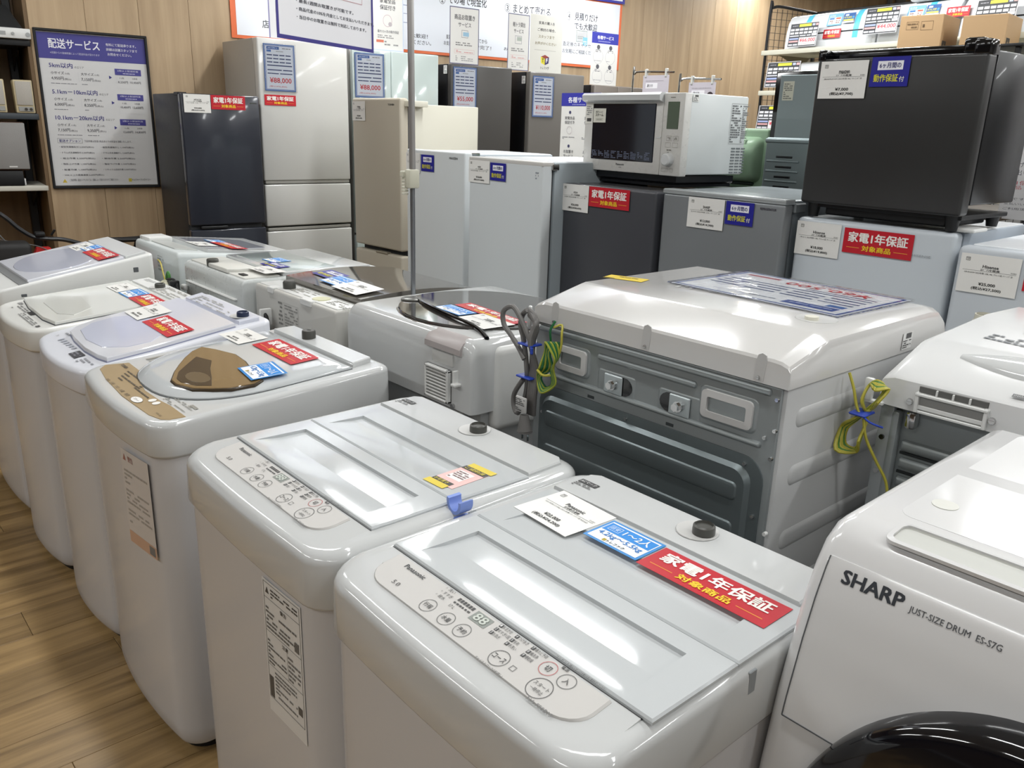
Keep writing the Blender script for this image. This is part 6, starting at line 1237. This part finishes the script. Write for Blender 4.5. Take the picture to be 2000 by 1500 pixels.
for i, (x, z, lab) in enumerate(((.372, 2.255, 'left'), (1.01, 2.25, 'right'))):
    card(GO @ frame((x, -.0, z), (1, 0, 0), (0, .3, 1)), .125, .085, [B(.01, .01, .115, .06, 'D8E4F0', 2), T('取付料金', .01, .064, .06, .078, 'F0F4F8', .01, 3), B(.015, .045, .055, .056, '3A7AC0', 3), B(.07, .045, .11, .056, 'D06A50', 3), D(.02, .015, .05, .04, 2, '9A6A50', 3, .012), D(.075, .015, .108, .04, 2, '9A6A50', 3, .012)], 'install_card', 'pale blue installation card on the %s air conditioner' % lab, 'sign', base='7FB8DC')
    card(GO @ frame((x+.137, -.002, z+.01), (1, 0, 0), (0, .3, 1)), .095, .07, [B(0, 0, .095, .012, 'E4E8EE', 2), B(.005, .014, .09, .026, 'D8D060', 2), T(('¥19,800', '¥16,500')[i], .006, .03, .07, .046, 'E0DC60', .02, 3), C(.082, .038, .008, 0, '4FA0E0', 3), B(.012, .05, .04, .062, 'E4E8EE', 3)], 'install_card', 'small dark blue fee card on the %s air conditioner' % lab, 'sign', base='2F5E9E')
# things on the second shelf
t = thing('air_conditioner', 'white unit lying on the second shelf behind its price board', 'air conditioner', GO @ Vector((.7, .1, 1.815)))
mb = MB(GO); mb.box(.15, 1.0, .03, .25, 1.816, 2.02, .02, 3); part(mb, 'case', mat('ac_white', 'E6E9EC', .2, coat=.2), t); mb = MB(GO); mb.box(.2, .95, .024, .05, 1.86, 1.868); part(mb, 'outlet_slot', mat('slot_black', '26282C', .6), t)
for i, (x, y) in enumerate(((.2, .1), (1.2, .1))):
    t = thing('air_conditioner', 'white unit on the third shelf, %s' % ('seen through the mesh' if i == 0 else 'hidden further right'), 'air conditioner', GO @ Vector((x+.3, .1, 1.5)))
    mb = MB(GO); mb.box(x, x+.7, y, y+.22, 1.501, 1.72, .02, 3); part(mb, 'case', mat('ac_white', 'E6E9EC', .2, coat=.2), t)
# cardboard boxes
def carton(x, y, z, w, d, h, label, logo=0, a=0):
    M = GO @ Matrix.Translation((x, y, z)) @ Matrix.Rotation(R(a), 4, 'Z')
    t = thing('cardboard_box', label, 'box', M @ Vector((w/2, d/2, 0)))
    cm = mat('cardboard', 'A98B66', .7, bump=.15, scale=60); mb = MB(M); mb.box(0, w, 0, d, 0, h, .003, 1); b = part(mb, 'carton', cm, t)
    mb = MB(M); mb.loft([[(.0, 0, h), (w, 0, h), (w, .0, h+.002), (0, 0, h+.002)], [(0, -.02, h-.012), (w, -.02, h-.012), (w, -.02, h-.010), (0, -.02, h-.010)]]) if 0 else mb.box(.0, w, d*.48, d*.52, h, h+.002)
    part(mb, 'tape', mat('tape_clear', 'BFA684', .2), b)
    FM = M @ frame((0, -.0002, 0), (1, 0, 0), (0, 0, 1))
    if logo == 1: decals(FM, [O(.04, h-.08, .11, h-.035, .0015, '5A4630'), D(.045, h-.075, .105, h-.04, 2, '6A543A', 2, .02), O(.125, h-.085, .195, h-.035, .0015, '5A4630'), D(.135, h-.078, .185, h-.042, 1, '5A4630', 2, .005), B(.06, .0, .155, .014, '2A2A2A')], b)
    SM = M @ frame((w+.0003, 0, 0), (0, 1, 0), (0, 0, 1))
    if logo: decals(SM, [B(.03, .0, .1, .06, '2E2C2A'), Q([(.065+(.022 if k % 2 == 0 else .009)*math.sin(k*PI/5), .03+(.022 if k % 2 == 0 else .009)*math.cos(k*PI/5)) for k in range(10)], '8A7658', 3)], b)
    return t
carton(1.32, -.50, 1.995, .25, .30, .205, 'brown carton with printed barcode box standing behind the black mini refrigerator', 1, 14)
carton(1.67, -.42, 1.995, .24, .30, .185, 'second brown carton further right behind the black mini refrigerator', 2, 14)
t = thing('box_trolley', 'grey platform rack carrying the two cartons, hidden behind the black mini refrigerator', 'rack', GO @ Vector((1.3, -.3, 0)))
mb = MB(GO); mb.box(1.15, 2.15, -.62, -.12, 1.975, 1.993, .004); part(mb, 'platform', DARK, t)
for x in (1.17, 2.10):
    for y in (-.6, -.16): mb = MB(GO); mb.box(x, x+.025, y, y+.025, 0, 1.975, .002, 1); part(mb, 'leg', DARK, t)
# ---------------------------------------------------------------- alcove shelves at the left
t = thing('wall_shelf', 'black steel alcove shelf unit with a white lower board at far left', 'shelf', WALL @ Vector((-.8, .2, 0)))
for x in (-.215, -1.3): mb = MB(WALL); mb.box(x, x+.045, .42, .48, 0, 2.9, .003, 1); part(mb, 'upright', DARK, t)
for z, m_, th, xr in ((1.880, DARK, .035, -.135), (1.475, mat('shelf_slate', '3A4046', .4), .035, -.14), (1.060, mat('shelf_ivory', 'C9C6BA', .4), .03, -.14)):
    mb = MB(WALL); mb.box(-1.6, xr, .0, .42, z-th, z, .004); s_ = part(mb, 'shelf_board', m_, t)
    for x in (-.197, -1.285): mb = MB(WALL); mb.loft([[(x, .42, z-th), (x, .42, z-.16), (x, .08, z-th)], [(x+.006, .42, z-th), (x+.006, .42, z-.16), (x+.006, .08, z-th)]]); part(mb, 'bracket', DARK, s_)
t = thing('record_player', 'white device with raised dark lid on the top alcove shelf, cut by the left edge', 'record player', WALL @ Vector((-.4, .1, 1.88)))
mb = MB(WALL); mb.box(-.72, -.13, -.03, .34, 1.881, 1.937, .006); part(mb, 'base', WHITE2, t)
mb = MB(WALL); mb.loft([[(-.70, -.01, 1.938), (-.165, -.01, 1.938), (-.165, .3, 1.945), (-.70, .3, 1.945)], [(-.70, .08, 2.062), (-.225, .08, 2.062), (-.225, .30, 2.07), (-.70, .30, 2.07)]]); part(mb, 'dark_lid', mat('smoke_lid', '26282A', .15, coat=.4), t)
mb = MB(WALL); mb.cyl((-.145, -.033, 1.905), (-.145, -.02, 1.905), .012, 14); mb.box(-.30, -.255, -.0315, -.03, 1.897, 1.917); mb.cyl((-.22, -.036, 1.907), (-.22, -.03, 1.907), .008, 14); part(mb, 'front_controls', mat('ctrl_grey', 'A0A2A2', .4), t)
for i, x in enumerate((-.395, -.252)):
    t = thing('speaker', 'small beige desktop speaker on the middle alcove shelf, %s' % ('left one cut by the frame edge' if i == 0 else 'right one with two knobs'), 'speaker', WALL @ Vector((x+.05, .1, 1.475)))
    mb = MB(WALL); mb.box(x, x+.098, -.0, .12, 1.476, 1.660, .006); b = part(mb, 'case', mat('speaker_beige', 'C6B896', .5), t)
    mb = MB(WALL); mb.box(x+.008, x+.090, -.006, .004, 1.520, 1.652, .003); part(mb, 'grille', mat('grille_grey', 'AFAAA2', .8, bump=.4, scale=300), t)
    mb = MB(WALL); mb.box(x+.012, x+.088, -.004, .004, 1.485, 1.512, .002, 1); part(mb, 'control_strip', mat('strip_silver', 'A9A9A6', .3, metal=.5), t)
    if i:
        for kx in (.05, .075): mb = MB(WALL); mb.cyl((x+kx, -.012, 1.498), (x+kx, -.003, 1.498), .008, 14); part(mb, 'knob', mat('knob_dark', '4A4640', .3, metal=.5), t)
t = thing('speaker', 'grey-grilled bookshelf speaker standing on a black box on the white alcove shelf', 'speaker', WALL @ Vector((-.3, .1, 1.16)))
mb = MB(WALL); mb.box(-.42, -.228, .01, .25, 1.150, 1.425, .004); part(mb, 'case', mat('walnut', '4E3424', .5), t)
mb = MB(WALL); mb.box(-.405, -.224, -.008, .012, 1.158, 1.420, .004); part(mb, 'grille', mat('grille_grey2', '8F8D8B', .8, bump=.4, scale=300), t)
mb = MB(WALL); mb.box(-.33, -.288, -.010, -.007, 1.168, 1.176); part(mb, 'badge', mat('badge_pale', 'D0CFCC', .4), t)
mb = MB(WALL); mb.box(-.52, -.262, .0, .28, 1.061, 1.148, .006); bx_ = part(mb, 'black_box', mat('matte_black', '0D0E10', .5), None); bx_.name = 'audio_box'; tag(bx_, 'black audio box under the grey speaker on the white shelf', 'audio device')
mb = MB(WALL); mb.box(-.262, -.252, .02, .07, 1.062, 1.102, .004); part(mb, 'remote_end', WHITE2, None).name = 'small_remote'; tag(bpy.data.objects['small_remote'], 'tiny pale remote standing at the right end of the black audio box', 'remote')
# ---------------------------------------------------------------- bicycle by the wall
BK = WALL @ Matrix.Translation((0, -.45, 0))
t = thing('bicycle', 'black folding bicycle against the wall, only handlebar and saddle rising above the washers', 'bicycle', BK @ Vector((-.1, 0, 0)))
rb = mat('tyre_rubber', '141414', .8)
for wx in (-.88, .09):
    mb = MB(BK); mb.tube([(wx+.235*math.cos(k*PI/10), 0, .26+.235*math.sin(k*PI/10)) for k in range(20)], .022, 8, True, 1); w_ = part(mb, 'wheel', rb, t)
    mb = MB(BK)
    for k in range(10): mb.cyl((wx, 0, .26), (wx+.22*math.cos(k*PI/5), 0, .26+.22*math.sin(k*PI/5)), .0012, 5)
    o = part(mb, 'spokes', CHROME, w_); o['kind'] = 'stuff'
mb = MB(BK); bf = mat('frame_black', '1C1D20', .3)
for a, b in (((-.62, 0, .62), (-.15, 0, .32)), ((-.15, 0, .32), (.20, 0, .66)), ((.20, 0, .66), (.09, 0, .26)), ((-.15, 0, .30), (.09, 0, .26)), ((-.62, 0, .62), (-.88, 0, .26)), ((-.62, 0, .62), (-.50, 0, .86)), ((.20, 0, .60), (.24, 0, .755))): mb.cyl(a, b, .016, 10)
part(mb, 'frame', bf, t)
mb = MB(BK); mb.tube([(-.52, -.05, .99), (-.455, -.05, .955), (-.415, -.06, .92), (-.37, -.07, .87), (-.31, -.08, .825), (-.25, -.09, .812), (-.17, -.10, .805), (-.10, -.11, .785), (-.05, -.12, .765)], .012, 8); hb = part(mb, 'handlebar', bf, t)
mb = MB(BK); mb.box(-.30, -.25, -.11, -.05, .825, .850, .008); mb.cyl((-.22, -.09, .83), (-.20, -.10, .86), .006, 8); part(mb, 'brake_lever', DARK, hb)
mb = MB(BK); mb.tube([(-.48, -.05, .86), (-.42, -.1, .78), (-.35, -.1, .74), (-.3, -.08, .70)], .003, 6); mb.tube([(-.50, -.05, .82), (-.40, -.1, .80), (-.28, -.12, .77), (-.2, -.1, .70)], .003, 6); part(mb, 'brake_cable', mat('cable_grey', '5A5A5A', .5), hb)
mb = MB(BK); mb.loft([[(x, w*math.cos(k*PI/6), z+.016*math.sin(k*PI/6)) for k in range(12)] for x, w, z in ((.075, .004, .778), (.09, .016, .776), (.16, .022, .774), (.24, .04, .775), (.31, .065, .778), (.35, .06, .780), (.36, .02, .780))]); part(mb, 'saddle', mat('saddle_black', '1A1B1D', .5), t)
mb = MB(BK); mb.loft([[(.325+.022*c, .022*s, z) for c, s in ((math.cos(k*PI/6), math.sin(k*PI/6)) for k in range(12))] for z in (.776, .788)]); mb.loft([[(.325+r*math.cos(k*PI/6), r*math.sin(k*PI/6), z) for k in range(12)] for r, z in ((.022, .788), (.016, .797), (.003, .80))]); part(mb, 'reflector', mat('lime', 'BCC84A', .4), t)
mb = MB(BK); mb.loft([[(-.335, -.12, .60), (-.20, -.12, .60), (-.20, -.05, .60), (-.335, -.05, .60)], [(-.325, -.12, .70), (-.195, -.12, .70), (-.20, -.05, .70), (-.33, -.05, .70)], [(-.30, -.11, .765), (-.235, -.11, .765), (-.24, -.06, .765), (-.30, -.06, .765)]]); tag(part(mb, 'red_cloth_bag', mat('red_cloth', 'C01E20', .7), None, origin=BK @ Vector((-.27, -.08, .6))), 'bright red cloth bag hanging on the bicycle', 'bag')
mb = MB(BK); mb.box(-.62, -.34, -.30, -.14, .62, .82, .03, 3); tag(part(mb, 'basket_bag', mat('dark_bag', '1B1A1A', .6), None, origin=BK @ Vector((-.5, 0, .62))), 'dark bag in front of the bicycle handlebar at far left', 'bag')
